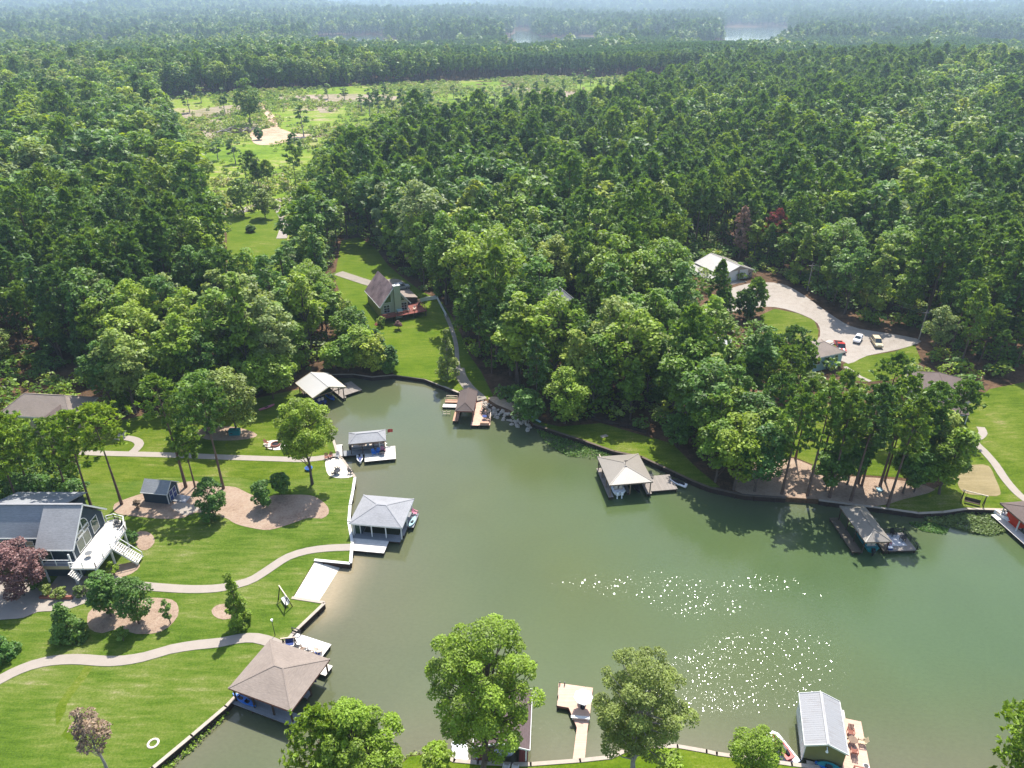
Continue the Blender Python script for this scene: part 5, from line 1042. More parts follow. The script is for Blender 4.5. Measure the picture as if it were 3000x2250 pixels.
# gable glazing: three tall lower panes, two mid strips and a half round top
for y0, w_, z0, h_ in ((-2.9,1.5,4.7,1.9),(-1.25,1.5,4.7,1.9),(1.2,1.5,4.9,2.2)): window(t, (0.002,y0,z0), (0,1,0), (0,0,1), w_, h_, pane='green_glass')
for y0 in (-2.3,-0.75): window(t, (0.002,y0,6.85), (0,1,0), (0,0,1), 1.35, 0.5, pane='green_glass')
for s0, s1 in ((0.0, 0.5), (0.5, 1.0)):
    cyy, czz, R_2 = -0.85, 7.55, 1.45; arc = [(cyy+R_2*math.cos(math.pi*(s0+(s1-s0)*k/8)), czz+R_2*math.sin(math.pi*(s0+(s1-s0)*k/8))) for k in range(9)]; sg = 0.06 if s0 == 0 else -0.06
    pane = [(0.03, cyy+sg, czz+0.05)]+[(0.03, y, z) for y, z in arc]; f = M()
    for (ya, za), (yb, zb) in zip(arc[:-1], arc[1:]): f.bar((0.04,ya,za),(0.04,yb,zb),0.08,0.1)
    f.bar((0.04,cyy+sg,czz),(0.04,arc[0][0] if s0 == 0 else arc[-1][0],czz),0.08,0.1); f.bar((0.04,cyy+sg,czz),(0.04,cyy+sg,czz+R_2),0.08,0.08); wv = ob('arched_window', f, 'white_paint', t); ob('pane', M().plate(pane, 0.03), 'green_glass', wv)
window(t, (-8.0,-2.002,4.6), (1,0,0), (0,0,1), 1.0, 1.5, pane='green_glass', ny=2); window(t, (-12.0,-2.002,4.6), (1,0,0), (0,0,1), 1.0, 1.5, pane='green_glass', ny=2); window(t, (-8.0,-2.002,1.9), (1,0,0), (0,0,1), 1.2, 1.5, pane='green_glass'); window(t, (-4.4,-4.002,4.4), (1,0,0), (0,0,1), 1.1, 2.2, pane='green_glass')
# porch under the front eave and the white deck round the gable
pz = 4.4; ob('porch_floor', M().box(-4.2,0.0,-5.3,-4.0,pz-0.2,pz), 'blue_grey_deck', t); railing(t, [(-4.2,-5.25),(0.0,-5.25)], pz, 1.0, 'white_paint'); ob('porch_beam', M().box(-4.2,0.1,-5.42,-5.31,pz-0.55,pz-0.05), 'tan_paint', t); posts(t, [(-4.1,-5.2),(0.05,-5.2)], g0, 6.4, 'white_paint', 0.2)
dpoly = [(0.02,-5.8),(3.8,-5.8),(3.9,-1.6),(3.9,2.6),(2.9,4.6),(1.0,5.2),(0.02,4.6)]; dk = ob('deck', M().prism(dpoly, pz-0.1, pz), 'white_deck', t); ob('deck_skirt', M().prism([(x*0.985+0.02,y*0.985) for x,y in dpoly], pz-0.4, pz-0.104), 'white_paint', dk)
posts(t, [(0.2,-5.6),(3.6,-5.6),(3.7,-1.7),(3.7,2.4),(2.8,4.3)], g0-0.4, pz-0.41, 'white_paint', 0.24); railing(t, [(0.05,-5.75),(3.75,-5.75),(3.85,-1.7)], pz, 1.0, 'white_paint', pick=0.0); railing(t, [(3.85,0.0),(3.85,2.6),(2.85,4.55),(1.0,5.15),(0.1,4.6)], pz, 1.0, 'white_paint')
for i in range(12): st_ = ob('stair_step', M().box(3.92+0.26*i, 4.2+0.26*i, -1.6, 0.0, pz-0.26-0.24*i, pz-0.2-0.24*i), 'white_deck', t)
for y in (-1.62, 0.02): ob('stair_stringer', M().bar((3.9,y,pz-0.15),(7.0,y,pz-3.1),0.06,0.28), 'white_paint', t); ob('stair_rail', M().bar((3.9,y,pz+0.9),(7.0,y,pz-2.1),0.08).bar((7.0,y,pz-3.1),(7.0,y,pz-2.1),0.09).bar((5.4,y,pz-1.6),(5.4,y,pz-0.6),0.08), 'white_paint', t)
for i in range(6): ob('stair_step', M().box(0.3+0.2*i, 0.52+0.2*i, -6.9, -5.82, pz-0.24-0.22*i, pz-0.18-0.22*i), 'white_deck', t)
ob('patio', M().box(-5.0,0.9,-8.2,-4.0,HZ+0.06,HZ+0.16), 'old_concrete', t); ob('low_wall', M().box(-3.6,0.9,-8.6,-8.25,HZ-0.2,HZ+0.6), 'brick_red', t)
for k, (x, y, rz, lb) in enumerate(((2.2,3.6,0.3,'dark chair by the far rail of the white deck'),(3.0,2.9,-0.5,'dark chair by the side rail of the white deck'))): chair((HX+x, HY+y, pz+0.004), rz, lb, 'dark_metal', 'chairs on the white deck')
table((HX+1.6, HY-3.4, pz+0.004), 0, 'wire table on the sunny end of the white deck', 'grey_metal', 0.5)
ch = thing('lounge_chair', 'pale lounge chair on the patio under the porch', 'chair', (HX-3.6, HY-7.4, HZ+0.165), 0.4); ob('seat', M().box(-0.35,0.35,-0.9,0.3,0.25,0.33), 'silver_paint', ch); ob('backrest', M().plate([(-0.35,0.3,0.33),(0.35,0.3,0.33),(0.35,0.85,0.8),(-0.35,0.85,0.8)],0.06), 'silver_paint', ch); ob('leg', M().box(-0.3,-0.24,-0.8,0.25,0,0.248), 'dark_metal', ch); ob('leg', M().box(0.24,0.3,-0.8,0.25,0,0.248), 'dark_metal', ch)
# --- dark shed
sx, sy = -59.4, 97.6; sz = h1(sx, sy); t = thing('shed', 'small navy shed with white trim under the tall pines', 'shed', (sx, sy, sz), -0.13)
gable_walls(t, -2.2, 2.1, -1.6, 1.6, 0, 2.35, 1.25, 'navy_siding', 'x'); r_ = slope(t, -2.4, 2.35, -1.85, 2.2, 0, 3.75, 'blue_shingle', th=0.1); slope(t, -2.4, 2.35, 0, 3.753, 1.85, 2.2, 'blue_shingle', th=0.1)
ob('trim', M().bar((2.38,-1.85,2.13),(2.38,0,3.68),0.05,0.16).bar((2.38,0,3.68),(2.38,1.85,2.13),0.05,0.16).bar((-2.4,-1.88,2.14),(2.35,-1.88,2.14),0.05,0.14), 'white_paint', r_)
for y in (-1.55, 1.55): ob('corner_board', M().box(2.06,2.14,y-0.08,y+0.08,0,2.2), 'white_paint', t)
for y0 in (-0.95, 0.02): window(t, (2.102,y0,0.15), (0,1,0), (0,0,1), 0.85, 1.9, pane='deep_blue', ny=2, name='door', fw=0.07)
ob('ramp', M().slab([(2.2,-0.9,0.25),(4.6,-0.9,0.05),(4.6,0.9,0.05),(2.2,0.9,0.25)],0.1), 'grey_metal', t)
# --- yellow chalet
ax_, ay_ = -33.6, 179.6; ag = h1(ax_+3, ay_-5)-0.4; t = thing('house', 'yellow chalet with steep roof and tall chimney above the bright lawn', 'house', (ax_, ay_, 0), math.radians(26.5))
W2, D2, EZ, RZ = 3.7, 6.3, 6.3, 4.5; gable_walls(t, -W2, W2, -D2, D2, ag-1, EZ, RZ, 'yellow_siding', 'y')
ob('front_wall', M().add([(-W2,-D2-0.03,ag-1),(W2,-D2-0.03,ag-1),(W2,-D2-0.03,EZ),(0,-D2-0.03,EZ+RZ),(-W2,-D2-0.03,EZ)], [(0,1,2,3,4)]), 'sage_siding', t)
r_ = ob('roof', M().slab([(-W2-0.5,-D2-0.9,EZ-0.5),(0,-D2-0.9,EZ+RZ+0.12),(0,D2+0.5,EZ+RZ+0.12),(-W2-0.5,D2+0.5,EZ-0.5)],0.16), 'purple_shingle', t); ob('roof', M().slab([(0,-D2-0.9,EZ+RZ+0.123),(W2+0.5,-D2-0.9,EZ-0.5),(W2+0.5,D2+0.5,EZ-0.5),(0,D2+0.5,EZ+RZ+0.123)],0.16), 'purple_shingle', t)
ob('trim', M().bar((-W2-0.5,-D2-0.93,EZ-0.6),(0,-D2-0.93,EZ+RZ),0.06,0.26).bar((0,-D2-0.93,EZ+RZ),(W2+0.5,-D2-0.93,EZ-0.6),0.06,0.26).bar((-W2-0.53,-D2-0.9,EZ-0.6),(-W2-0.53,D2+0.5,EZ-0.6),0.06,0.2), 'white_paint', r_)
c_ = ob('chimney', M().box(-0.15,1.55,-D2-1.1,-D2-0.05,ag-0.5,11.0), 'sage_siding', t); ob('cap', M().box(-0.22,1.62,-D2-1.17,-D2+0.02,11.003,11.15), 'white_paint', c_); ob('flue', M().tube((0.7,-D2-0.6,11.153),(0.7,-D2-0.6,11.5),0.16,n=8), 'dark_metal', c_)
FL = ag+1.9; fz = -D2-0.04
for x0 in (-2.9, 1.9): window(t, (x0,fz,FL+0.15), (1,0,0), (0,0,1), 1.5 if x0 < 0 else 1.4, 2.0, pane='glass', nx=2, ny=3, name='door' if x0 < 0 else 'window')
for s_ in (-1, 1):
    xa, xb = (0.5*s_-0.3 if s_ < 0 else 1.75), 2.95*s_; pts = [(xa,fz-0.02,EZ-0.1+0.3),(xb,fz-0.02,EZ-0.1+0.3),(xa,fz-0.02,EZ+RZ*(1-abs(xa)/W2)-0.55)]; pts = pts if s_ > 0 else pts[::-1]; w_ = ob('window', M().bar(pts[0],pts[1],0.08).bar(pts[1],pts[2],0.08).bar(pts[2],pts[0],0.08), 'white_paint', t); ob('pane', M().plate(pts, 0.02), 'green_glass', w_)
window(t, (-W2-0.002,1.0,FL+1.6), (0,-1,0), (0,0,1), 1.0, 1.0, 'dark_wood', 'glass'); window(t, (-W2-0.002,-2.4,FL+1.6), (0,-1,0), (0,0,1), 1.0, 1.0, 'dark_wood', 'glass')
ob('wing_roof', M().slab([(W2-0.2,-2.8,6.0),(W2+4.0,-2.8,5.2),(W2+4.0,2.6,5.2),(W2-0.2,2.6,6.0)],0.14), 'tan_shingle', t); posts(t, [(W2+3.8,-2.6),(W2+3.8,0),(W2+3.8,2.4),(W2+2.0,-2.6)], ag-0.5, 5.1, 'dark_wood', 0.12); ob('screen', M().box(W2+0.05,W2+3.7,-2.62,-2.58,FL+0.01,5.2), 'dark_metal', t)
ob('wing_wall', M().box(W2+0.02,W2+2.5,-1.5,2.5,ag-1,5.3), 'sage_siding', t)
dk = ob('deck', M().box(-W2-0.6,W2+4.1,-D2-3.1,-D2-0.1,FL-0.12,FL), 'red_deck', t); ob('deck', M().box(W2+0.05,W2+4.1,-D2-0.09,-2.64,FL-0.12,FL), 'red_deck', t); railing(dk, [(-W2-0.6,-D2-3.05),(W2+4.05,-D2-3.05),(W2+4.05,-2.7)], FL, 0.95, 'brick_red'); posts(t, [(x,-D2-2.9) for x in (-4.0,-1.2,1.6,4.4,7.5)]+[(7.5,-D2)], ag-2.0, FL-0.13, 'dark_wood', 0.2); ob('stair', M().bar((-W2-0.7,-D2-2.2,FL-0.1),(-W2-3.0,-D2-2.6,ag-0.2),1.2,0.12), 'red_deck', t)
ca, sa_ = math.cos(math.radians(26.5)), math.sin(math.radians(26.5))
for x, y, rz, lb in ((3.4,-D2-1.6,0.3,'pale chair by the window on the red chalet deck'),(5.0,-D2-1.2,-0.4,'pale chair in the corner of the red chalet deck'),(6.6,-D2+0.6,-1.2,'dark chair near the screened porch of the chalet')): chair((ax_+x*ca-y*sa_, ay_+x*sa_+y*ca, FL+0.004), math.radians(26.5)+rz, lb, 'pale_wood' if rz > -1 else 'dark_metal', 'chairs on the chalet deck')
gr = thing('grill', 'pale covered grill beside the chalet chimney', 'grill', (ax_+0.8*ca-(-D2-1.6)*sa_, ay_+0.8*sa_+(-D2-1.6)*ca, FL+0.004), math.radians(26.5)); ob('body', M().box(-0.7,0.7,-0.35,0.35,0.5,1.1), 'pale_blue_siding', gr); ob('leg', M().box(-0.65,-0.55,-0.3,0.3,0,0.498), 'dark_metal', gr); ob('leg', M().box(0.55,0.65,-0.3,0.3,0,0.498), 'dark_metal', gr)
def fence(pxs, label, h=1.1):
    p = GP(pxs); o_ = p[0]; t = thing('fence', label, 'fence', (*o_, h1(*o_)))
    for a, b in zip(p[:-1], p[1:]):
        L = math.hypot(b[0]-a[0], b[1]-a[1]); n = max(1, int(L/2.2))
        for i in range(n):
            q = [(a[0]+(b[0]-a[0])*k/n, a[1]+(b[1]-a[1])*k/n) for k in (i, i+1)]; z = [h1(*r)-h1(*o_) for r in q]; A = (q[0][0]-o_[0], q[0][1]-o_[1], z[0]); B = (q[1][0]-o_[0], q[1][1]-o_[1], z[1])
            ob('post', M().box(A[0]-.07,A[0]+.07,A[1]-.07,A[1]+.07,A[2]-.2,A[2]+h+.12), 'white_paint', t); up = lambda P_, k: (P_[0],P_[1],P_[2]+k)
            ob('panel', M().plate([up(A,0.1),up(B,0.1),up(B,h),up(A,h)],0.05), 'white_paint', t); ob('rail', M().bar(up(A,h+0.03),up(B,h+0.03),0.1,0.06), 'white_paint', t)
fence([(1217,890),(1248,882),(1280,877)], 'white board fence from the chalet porch to the trees'); fence([(1281,879),(1292,900),(1308,930)], 'white board fence running down beside the gravel walk')
# --- metal barn
bx_, by_ = 64.2, 206.4; bg = h1(bx_, by_)-0.2; t = thing('barn', 'tan metal barn with two white roller doors by the gravel drive', 'barn', (bx_, by_, 0), math.radians(25)); w, d = 11.6, 13.0
gable_walls(t, -w/2+0.2, w/2-0.2, -d/2+0.3, d/2-0.3, bg-0.5, 5.1, 2.0, 'barn_siding', 'y'); gable_roof(t, w+0.4, d+0.3, 5.15, 2.2, 'barn_metal', trim='white_paint', right='barn_brown_metal')
for x0 in (-3.3, 0.7): 
    dd = window(t, (x0,-d/2+0.298,bg+0.1), (1,0,0), (0,0,1), 2.9, 2.9, pane='white_paint', name='roller_door', fw=0.12)
window(t, (4.2,-d/2+0.298,bg+1.1), (1,0,0), (0,0,1), 0.7, 0.8, pane='glass'); ob('lean_to', M().slab([(-w/2-3.2,-d/2+2,3.6),(-w/2+0.1,-d/2+2,4.9),(-w/2+0.1,d/2-0.2,4.9),(-w/2-3.2,d/2-0.2,3.6)],0.12), 'barn_metal', t); posts(t, [(-w/2-3.0,-d/2+2.2),(-w/2-3.0,1),(-w/2-3.0,d/2-0.5)], bg-0.5, 3.5, 'post_wood'); ob('apron', M().box(-4.0,4.6,-d/2-2.2,-d/2+0.29,bg+0.05,bg+0.15), 'concrete', t)
def hip_house(label, loc, rz, w, d, ze, rise, ridge, roof, wall, wins=True, cat='house', name='house'):
    t = thing(name, label, cat, (loc[0], loc[1], 0), rz); g = h1(loc[0], loc[1])-0.4
    ob('wall', M().box(-w/2+0.4,w/2-0.4,-d/2+0.4,d/2-0.4,g,ze-0.06), wall, t); hip_roof(t, w, d, ze, rise, ridge, roof, soffit='white_paint')
    if wins:
        for x in np.arange(-w/2+1.4, w/2-1.6, 2.6): window(t, (x,-d/2+0.398,ze-1.9), (1,0,0), (0,0,1), 1.0, 1.3, ny=2)
    return t
t = hip_house('pale blue guest house with tan roof beside the gravel drive', (70.6, 148.6), math.radians(23), 9.4, 7.6, 4.9, 1.6, ('x', 1.4), 'tan_shingle', 'pale_blue_siding')
t = hip_house('white roofed house half hidden behind the pines short of the barn', (44.5, 152.0), math.radians(-22), 13, 8.5, 5.2, 2.0, ('x', 3.0), 'white_metal', 'white_paint')
t = hip_house('tan hip roofed house behind the pines at the left edge', (-90.5, 120.5), math.radians(-6), 15, 8.5, 5.8, 2.6, ('x', 4.2), 'tan_shingle', 'tan_siding')
gable_walls(t, 2.2, 6.2, -6.5, -2.5, h1(-90, 118)-0.4, 5.4, 1.8, 'tan_siding', 'y'); ob('roof', M().slab([(1.8,-7.0,5.3),(4.2,-7.0,7.4),(4.2,-1.0,7.4),(1.8,-1.0,5.3)],0.14), 'tan_shingle', t); ob('roof', M().slab([(4.2,-7.0,7.403),(6.6,-7.0,5.303),(6.6,-1.0,5.303),(4.2,-1.0,7.403)],0.14), 'plum_shingle', t)
t = hip_house('plum roofed house among the right hand pines', (88.6, 130.2), math.radians(-18), 10.5, 11.0, 5.0, 2.2, ('y', 2.0), 'plum_shingle', 'white_paint')
ob('porch_roof', M().slab([(-3.4,-8.6,3.6),(4.4,-8.6,3.6),(4.4,-5.0,4.7),(-3.4,-5.0,4.7)],0.14), 'plum_shingle', t); posts(t, [(-3.2,-8.4),(0.5,-8.4),(4.2,-8.4)], h1(88,122)-0.3, 3.5, 'white_paint'); ob('dormer', M().add([(-0.9,-4.6,5.5),(0.9,-4.6,5.5),(0,-4.6,6.9),(0,-2.2,6.9)], [(0,1,2),(1,3,2),(2,3,0)]), 'pale_blue_siding', t)
t = hip_house('grey roofed house showing through the trees right of the chalet', tuple(G(1640,960)[:2]), math.radians(20), 8, 9, 9.0, 3.6, ('y', 1.0), 'grey_shingle', 'tan_siding')

# ------------------------------------------------------------------ vehicles
def car(loc, rz, label, paint, cat='car', name='parked_car', L=4.7, W=1.85, Hh=1.7, pickup=False):
    t = thing(name, label, cat, loc, rz); w = W/2
    lower = [(-L/2,0.35),(-L/2,0.9),(-L/2+0.15,0.98),(L*0.22,1.0),(L/2-0.15,0.88),(L/2,0.7),(L/2,0.35)]
    ob('body', M().loft([[(x, y*(0.94 if z < 0.4 or z > 0.95 else 1), z) for x, z in lower] for y in (-w, -w*0.98, w*0.98, w)]), paint, t)
    if pickup: cab = [(-0.35,1.0),(-0.2,Hh),(0.75,Hh),(1.35,1.0)]
    else: cab = [(-L/2+0.12,1.0),(-L/2+0.4,Hh-0.04),(L*0.06,Hh),(L*0.25,1.0)]
    gl = M().loft([[(x, y*(1 if z < 1.1 else 0.88), z) for x, z in cab] for y in (-w*0.9, w*0.9)]); g_ = ob('cabin_glass', gl, 'glass', t); xr = [x for x, z in cab if z > 1.2]
    ob('cabin_roof', M().box(xr[0], xr[1], -w*0.8, w*0.8, Hh+0.002, Hh+0.05), paint, t); pm = M()
    for y in (-w*0.86, w*0.86):
        for xa, xb in ((cab[0], cab[1]), (cab[3], cab[2])): pm.bar((xa[0], y*1.05, xa[1]), (xb[0], y*0.93, xb[1]), 0.09)
        if not pickup: pm.bar((-0.25,y*1.05,1.0),(-0.25,y*0.93,Hh),0.1); pm.bar((-1.3,y*1.05,1.0),(-1.3,y*0.93,Hh),0.12)
    ob('pillar', pm, paint, t)
    if pickup: ob('cargo_bed', M().box(-L/2+0.12,-0.45,-w*0.85,w*0.85,0.985,1.02), 'dark_metal', t); [ob('bed_side', M().box(-L/2,-0.4,s*w*0.93-0.05,s*w*0.93+0.05,0.9,1.22), paint, t) for s in (-1, 1)]; ob('tailgate', M().box(-L/2-0.02,-L/2+0.08,-w*0.9,w*0.9,0.7,1.2), paint, t); [ob('stripe', M().box(L*0.2,L*0.46,s*0.45-0.18,s*0.45+0.18,0.985,1.012), 'white_gloss', t) for s in (-1, 1)]
    for x in (-L*0.31, L*0.32):
        for s in (-1, 1): wh = ob('wheel', M().tube((x,s*w*0.80,0.34),(x,s*w*1.0,0.34),0.34,n=12), 'black_rubber', t); ob('rim', M().tube((x,s*w*1.0,0.34),(x,s*w*1.02,0.34),0.2,n=10), 'silver_paint', wh)
    for s in (-1, 1): ob('headlight', M().box(L/2-0.12,L/2+0.02,s*w*0.72-0.16,s*w*0.72+0.16,0.66,0.82), 'white_gloss', t); ob('taillight', M().box(-L/2-0.03,-L/2+0.05,s*w*0.8-0.1,s*w*0.8+0.1,0.72,0.95), 'red_paint', t)
    return t
car(tuple(G(1176,846,0.13)), 0.42, 'silver estate car parked behind the yellow chalet', 'silver_paint')
car(tuple(G(2459,1024,0.06)), -1.75, 'red and white pickup truck parked nose on by the guest house', 'red_paint', 'truck', 'pickup_truck', 5.4, 2.0, 1.85, True)
car(tuple(G(2567,1010,0.06)), -1.72, 'pale beige estate car parked at the edge of the tree shade', 'tan_paint', L=4.6, Hh=1.75)
car(tuple(G(2512,1000,0.06)), -2.2, 'small white car in front of the shaded drive edge', 'white_gloss', L=3.4, W=1.6, Hh=1.5)
tl = thing('trailer', 'flat white trailer loaded with boards behind the guest house', 'trailer', tuple(G(2420,1014,0.06)), 0.5); ob('bed', M().box(-2.2,2.2,-0.95,0.95,0.6,0.72), 'white_paint', tl); ob('board_load', M().box(-1.8,1.6,-0.7,0.2,0.724,0.95), 'cap_wood', tl); ob('tongue', M().bar((2.2,0,0.62),(3.4,0,0.5),0.12), 'dark_metal', tl)
for s in (-1, 1): ob('wheel', M().tube((-0.2,s*0.98,0.34),(-0.2,s*1.16,0.34),0.34,n=12), 'black_rubber', tl)
# ------------------------------------------------------------------ power line
def pole(px, py, label, h=8.0):
    b = G(px, py); t = thing('utility_pole', label, 'pole', tuple(b)); ob('pole', M().tube((0,0,-0.3),(0,0,h),0.16,0.11,n=8), 'grey_bark', t); ob('crossarm', M().bar((-1.1,0,h-0.5),(1.1,0,h-0.5),0.12), 'grey_bark', t); ob('insulator', M().tube((0,0,h),(0,0,h+0.25),0.06,n=6), 'grey_metal', t); return b
pa = pole(2365, 852, 'grey utility pole at the barn end of the gravel drive'); pb = pole(2690, 1000, 'grey utility pole at the guest house end of the drive')
for k, (dx, dz) in enumerate(((-1.0, 7.5), (0.0, 8.25), (1.0, 7.5))):
    A = Vector((pa.x+dx, pa.y, pa.z+dz+0.06)); B = Vector((pb.x+dx, pb.y, pb.z+dz+0.06)); m = M(); n = 14
    pts = [A+(B-A)*i/n-Vector((0,0,1.2*4*(i/n)*(1-i/n))) for i in range(n+1)]
    for p, q in zip(pts[:-1], pts[1:]): m.tube(p, q, 0.014, n=4, cap=False)
    o_ = ob('power_line', m, 'grey_metal'); tag(o_, ('front', 'top', 'rear')[k]+' wire strung between the two utility poles', 'wire')
# ------------------------------------------------------------------ yard things
sw_ = G(836, 1768); swing_seat(tuple(sw_), math.radians(-52), 'timber swing with white seat on the lawn by the beach', 'dark_wood', 'white_paint', 2.4, 2.25)
sf = G(2850, 1482); swing_seat(tuple(G(2846,1478)), math.radians(-28), 'dark timber swing frame on the right lawn above the seawall', 'dark_wood', 'dark_wood', 3.2, 2.3)
fp_ = G(808, 1305); t = thing('fire_pit', 'round brick fire pit on the pale patio', 'fire pit', tuple(fp_+Vector((0,0,0.1))))
for i in range(14): a_ = 2*math.pi*i/14; k_ = ob('brick', M().box(-0.17,0.17,-0.1,0.1,0,0.34), 'brick_red', t, (0.8*math.cos(a_),0.8*math.sin(a_),0.004), a_+math.pi/2)
ob('ash', M().tube((0,0,0.004),(0,0,0.12),0.68,n=14), 'dark_metal', t)
chair(tuple(G(783,1302,0.11)), 1.3, 'red chair beside the brick fire pit', 'brick_red'); lb_ = thing('log_bench', 'low dark bench on the near side of the fire pit', 'bench', tuple(G(790,1315,0.11)), -0.15); ob('seat', M().box(-0.8,0.8,-0.15,0.15,0.3,0.38), 'dark_wood', lb_); ob('leg', M().box(-0.7,-0.6,-0.12,0.12,0,0.298), 'dark_wood', lb_); ob('leg', M().box(0.6,0.7,-0.12,0.12,0,0.298), 'dark_wood', lb_)
tb = thing('storage_box', 'teal storage box in the mulch under the left garden trees', 'box', tuple(G(689,1272,0.07)), 0.05); ob('body', M().box(-1.0,1.0,-0.55,0.55,0,1.0), 'teal_paint', tb); ob('lid', M().box(-1.06,1.06,-0.6,0.6,1.003,1.1), 'teal_paint', tb); ob('handle', M().box(-0.7,-0.3,-0.58,-0.551,0.4,0.6), 'dark_metal', tb)
chs = [((958,1345),'brown chair at the tree side of the waterside patio','brick_red',0.4),((968,1342),'second brown chair at the tree side of the waterside patio','brick_red',-0.2),((990,1341),'grey bench box by the dock landing','grey_metal',0.0),((990,1378),'dark chair in the middle of the waterside patio','dark_metal',2.6),((978,1392),'dark chair at the lawn edge of the waterside patio','dark_metal',2.2),((1028,1388),'dark chair at the water corner of the waterside patio','dark_metal',1.0)]
for q, lb, mt, rz in chs: chair(tuple(G(*q,0.12)), rz, lb, mt, 'chairs on the waterside patio')
table(tuple(G(989,1388,0.12)), 0, 'dark table on the waterside patio', 'dark_metal', 0.6)
bl = thing('water_toy', 'bright blue plastic tub in the shade of the big garden tree', 'tub', tuple(G(905,1376,0.05))); ob('tub', M().tube((0,0,0),(0,0,0.45),0.55,0.7,n=12), 'blue_paint', bl); ob('liner', M().tube((0,0,0.452),(0,0,0.47),0.6,n=12), 'deep_blue', bl)
lp = thing('lamp_post', 'thin dark lamp post on the lawn by the tan boathouse', 'lamp post', tuple(G(806,1862))); ob('pole', M().tube((0,0,0),(0,0,2.6),0.05,0.035,n=7), 'dark_metal', lp); ob('lantern', M().tube((0,0,2.6),(0,0,2.95),0.1,0.16,n=8), 'white_gloss', lp)
pt = ob('stepping_stone', M().prism([(-0.7,-0.4),(0.7,-0.4),(0.7,0.4),(-0.7,0.4)],0,0.08), 'concrete', None, tuple(G(1770,1278,0.035)), 0.5); tag(pt, 'pale rectangular slab on the grass above the right seawall', 'slab')
t = thing('retaining_wall', 'low grey retaining wall under the trees above the right bank', 'wall', tuple(G(1722,1228))); p_ = GP([(1722,1228),(1760,1236),(1815,1248),(1850,1256),(1893,1270)]); o_ = p_[0]; zb = h1(*o_)
for i, (a, b) in enumerate(zip(p_[:-1], p_[1:])): ob('course', M().bar((a[0]-o_[0],a[1]-o_[1],0.25),(b[0]-o_[0],b[1]-o_[1],0.25),0.35,0.7), 'timber_wall', t)
bn = thing('garden_bench', 'dark slatted bench by the low wall under the trees', 'bench', tuple(G(1825,1252)), -0.25); ob('leg', M().box(-0.75,-0.67,-0.25,0.25,0,0.42), 'dark_wood', bn); ob('leg', M().box(0.67,0.75,-0.25,0.25,0,0.42), 'dark_wood', bn)
for i in range(4): ob('slat', M().box(-0.8,0.8,-0.25+0.13*i,-0.15+0.13*i,0.424,0.46), 'dark_wood', bn); ob('slat', M().box(-0.8,0.8,0.27,0.3,0.5+0.13*i,0.6+0.13*i), 'dark_wood', bn)
lr_ = ob('tyre_ring', M().loft([[((0.55+0.13*math.cos(b_))*math.cos(a_), (0.55+0.13*math.cos(b_))*math.sin(a_), 0.05+0.06*math.sin(b_)) for b_ in np.linspace(0, 6.283, 7)[:-1]] for a_ in np.linspace(0, 6.283, 17)], cap=False), 'cushion', None, tuple(G(449,2178,0.03))); tag(lr_, 'pale ring lying on the lawn near the lower seawall', 'ring')
ds = ob('satellite_lid', M().tube((0,0,0),(0,0,0.3),0.45,0.55,n=12), 'pale_blue_siding', None, tuple(G(2576,1437,0.07))); tag(ds, 'pale blue round lid among the grove trunks on the mulch', 'lid'); ds.name = 'well_cover'
# slash pile on the felled land
sp = G(688, 392); t = thing('log_pile', 'heap of grey felled logs beside the dirt landing', 'log pile', tuple(sp)); r = random.Random(5)
lg = [M().tube((-4,0,0),(4,0,0),0.3,0.2,n=6).mesh('log','grey_bark'), M().tube((-3,0,0),(3,0,0),0.35,0.25,n=6).mesh('log','bark')]
for i in range(34): o_ = ob('log', r.choice(lg), parent=t, loc=(r.uniform(-9,9), r.uniform(-10,10), r.uniform(0.3,2.6))); o_.rotation_euler = (0, r.uniform(-0.3,0.3), r.uniform(0,3.14))

# ------------------------------------------------------------------ garden and foreground trees
_seed = [1000]
def hero(kind, base, top, R, label, n=None, ls=None, lmat=None, wmat=None, cb=None, prof='round', name=None, group=None, cat='tree', nl=None, z=None, open_=1.0, lr=(0.26, 0.42), **k):
    b = G(*base); H = max(0.6, top_z(base[0], top, b.y)-b.z); _seed[0] += 1; sd = _seed[0]
    if kind == 'pine': g = gen_pine(sd, H, R, 0.5 if cb is None else cb, nl or 44, k.get('tuft', 6), 8, ls or 0.46); nm = name or 'pine_tree'
    else: g = gen_broad(sd, H, R, 0.2 if cb is None else cb, nl or 28, n or 3000, ls or 0.34, prof, lr=lr, open_=open_); nm = name or 'broadleaf_tree'
    return plant_tree(g, nm, label, cat, tuple(b), 0, lmat or ('needle' if kind == 'pine' else 'leaf'), wmat or ('pine_bark' if kind == 'pine' else 'bark'), group)
B, PN = 'broad', 'pine'
# bottom edge, nearest the camera
hero(B, (1425,2300), 1822, 6.4, 'tallest foreground tree with ragged crown in front of the old brown roof', 30000, 0.14, 'bright_leaf', cb=0.18, nl=120, lr=(0.09, 0.19), open_=1.2)
hero(B, (1855,2268), 1925, 5.8, 'broad foreground tree with pale twigs right of the salmon pier', 28000, 0.13, 'olive_leaf', 'grey_bark', cb=0.13, nl=120, lr=(0.10, 0.19), open_=1.15)
hero(B, (1075,2390), 2062, 5.2, 'dense bright green foreground tree below the tan boathouse', 28000, 0.14, 'bright_leaf', cb=0.12, nl=110, lr=(0.10, 0.2))
hero(PN, (985,2400), 2072, 3.4, 'thin foreground pine left of the dense bright green tree', ls=0.27, cb=0.25, nl=90, tuft=9, lmat='bright_leaf')
hero(B, (2195,2275), 2140, 2.6, 'round glossy shrub at the bottom beside the red jet ski', 8000, 0.13, 'bright_leaf', cb=0.03, nl=30, name='shrub', cat='shrub')
hero(PN, (3045,2350), 2050, 6.0, 'feathery pine boughs at the bottom right corner', ls=0.36, cb=0.08, nl=130, tuft=14, lmat='bright_leaf')
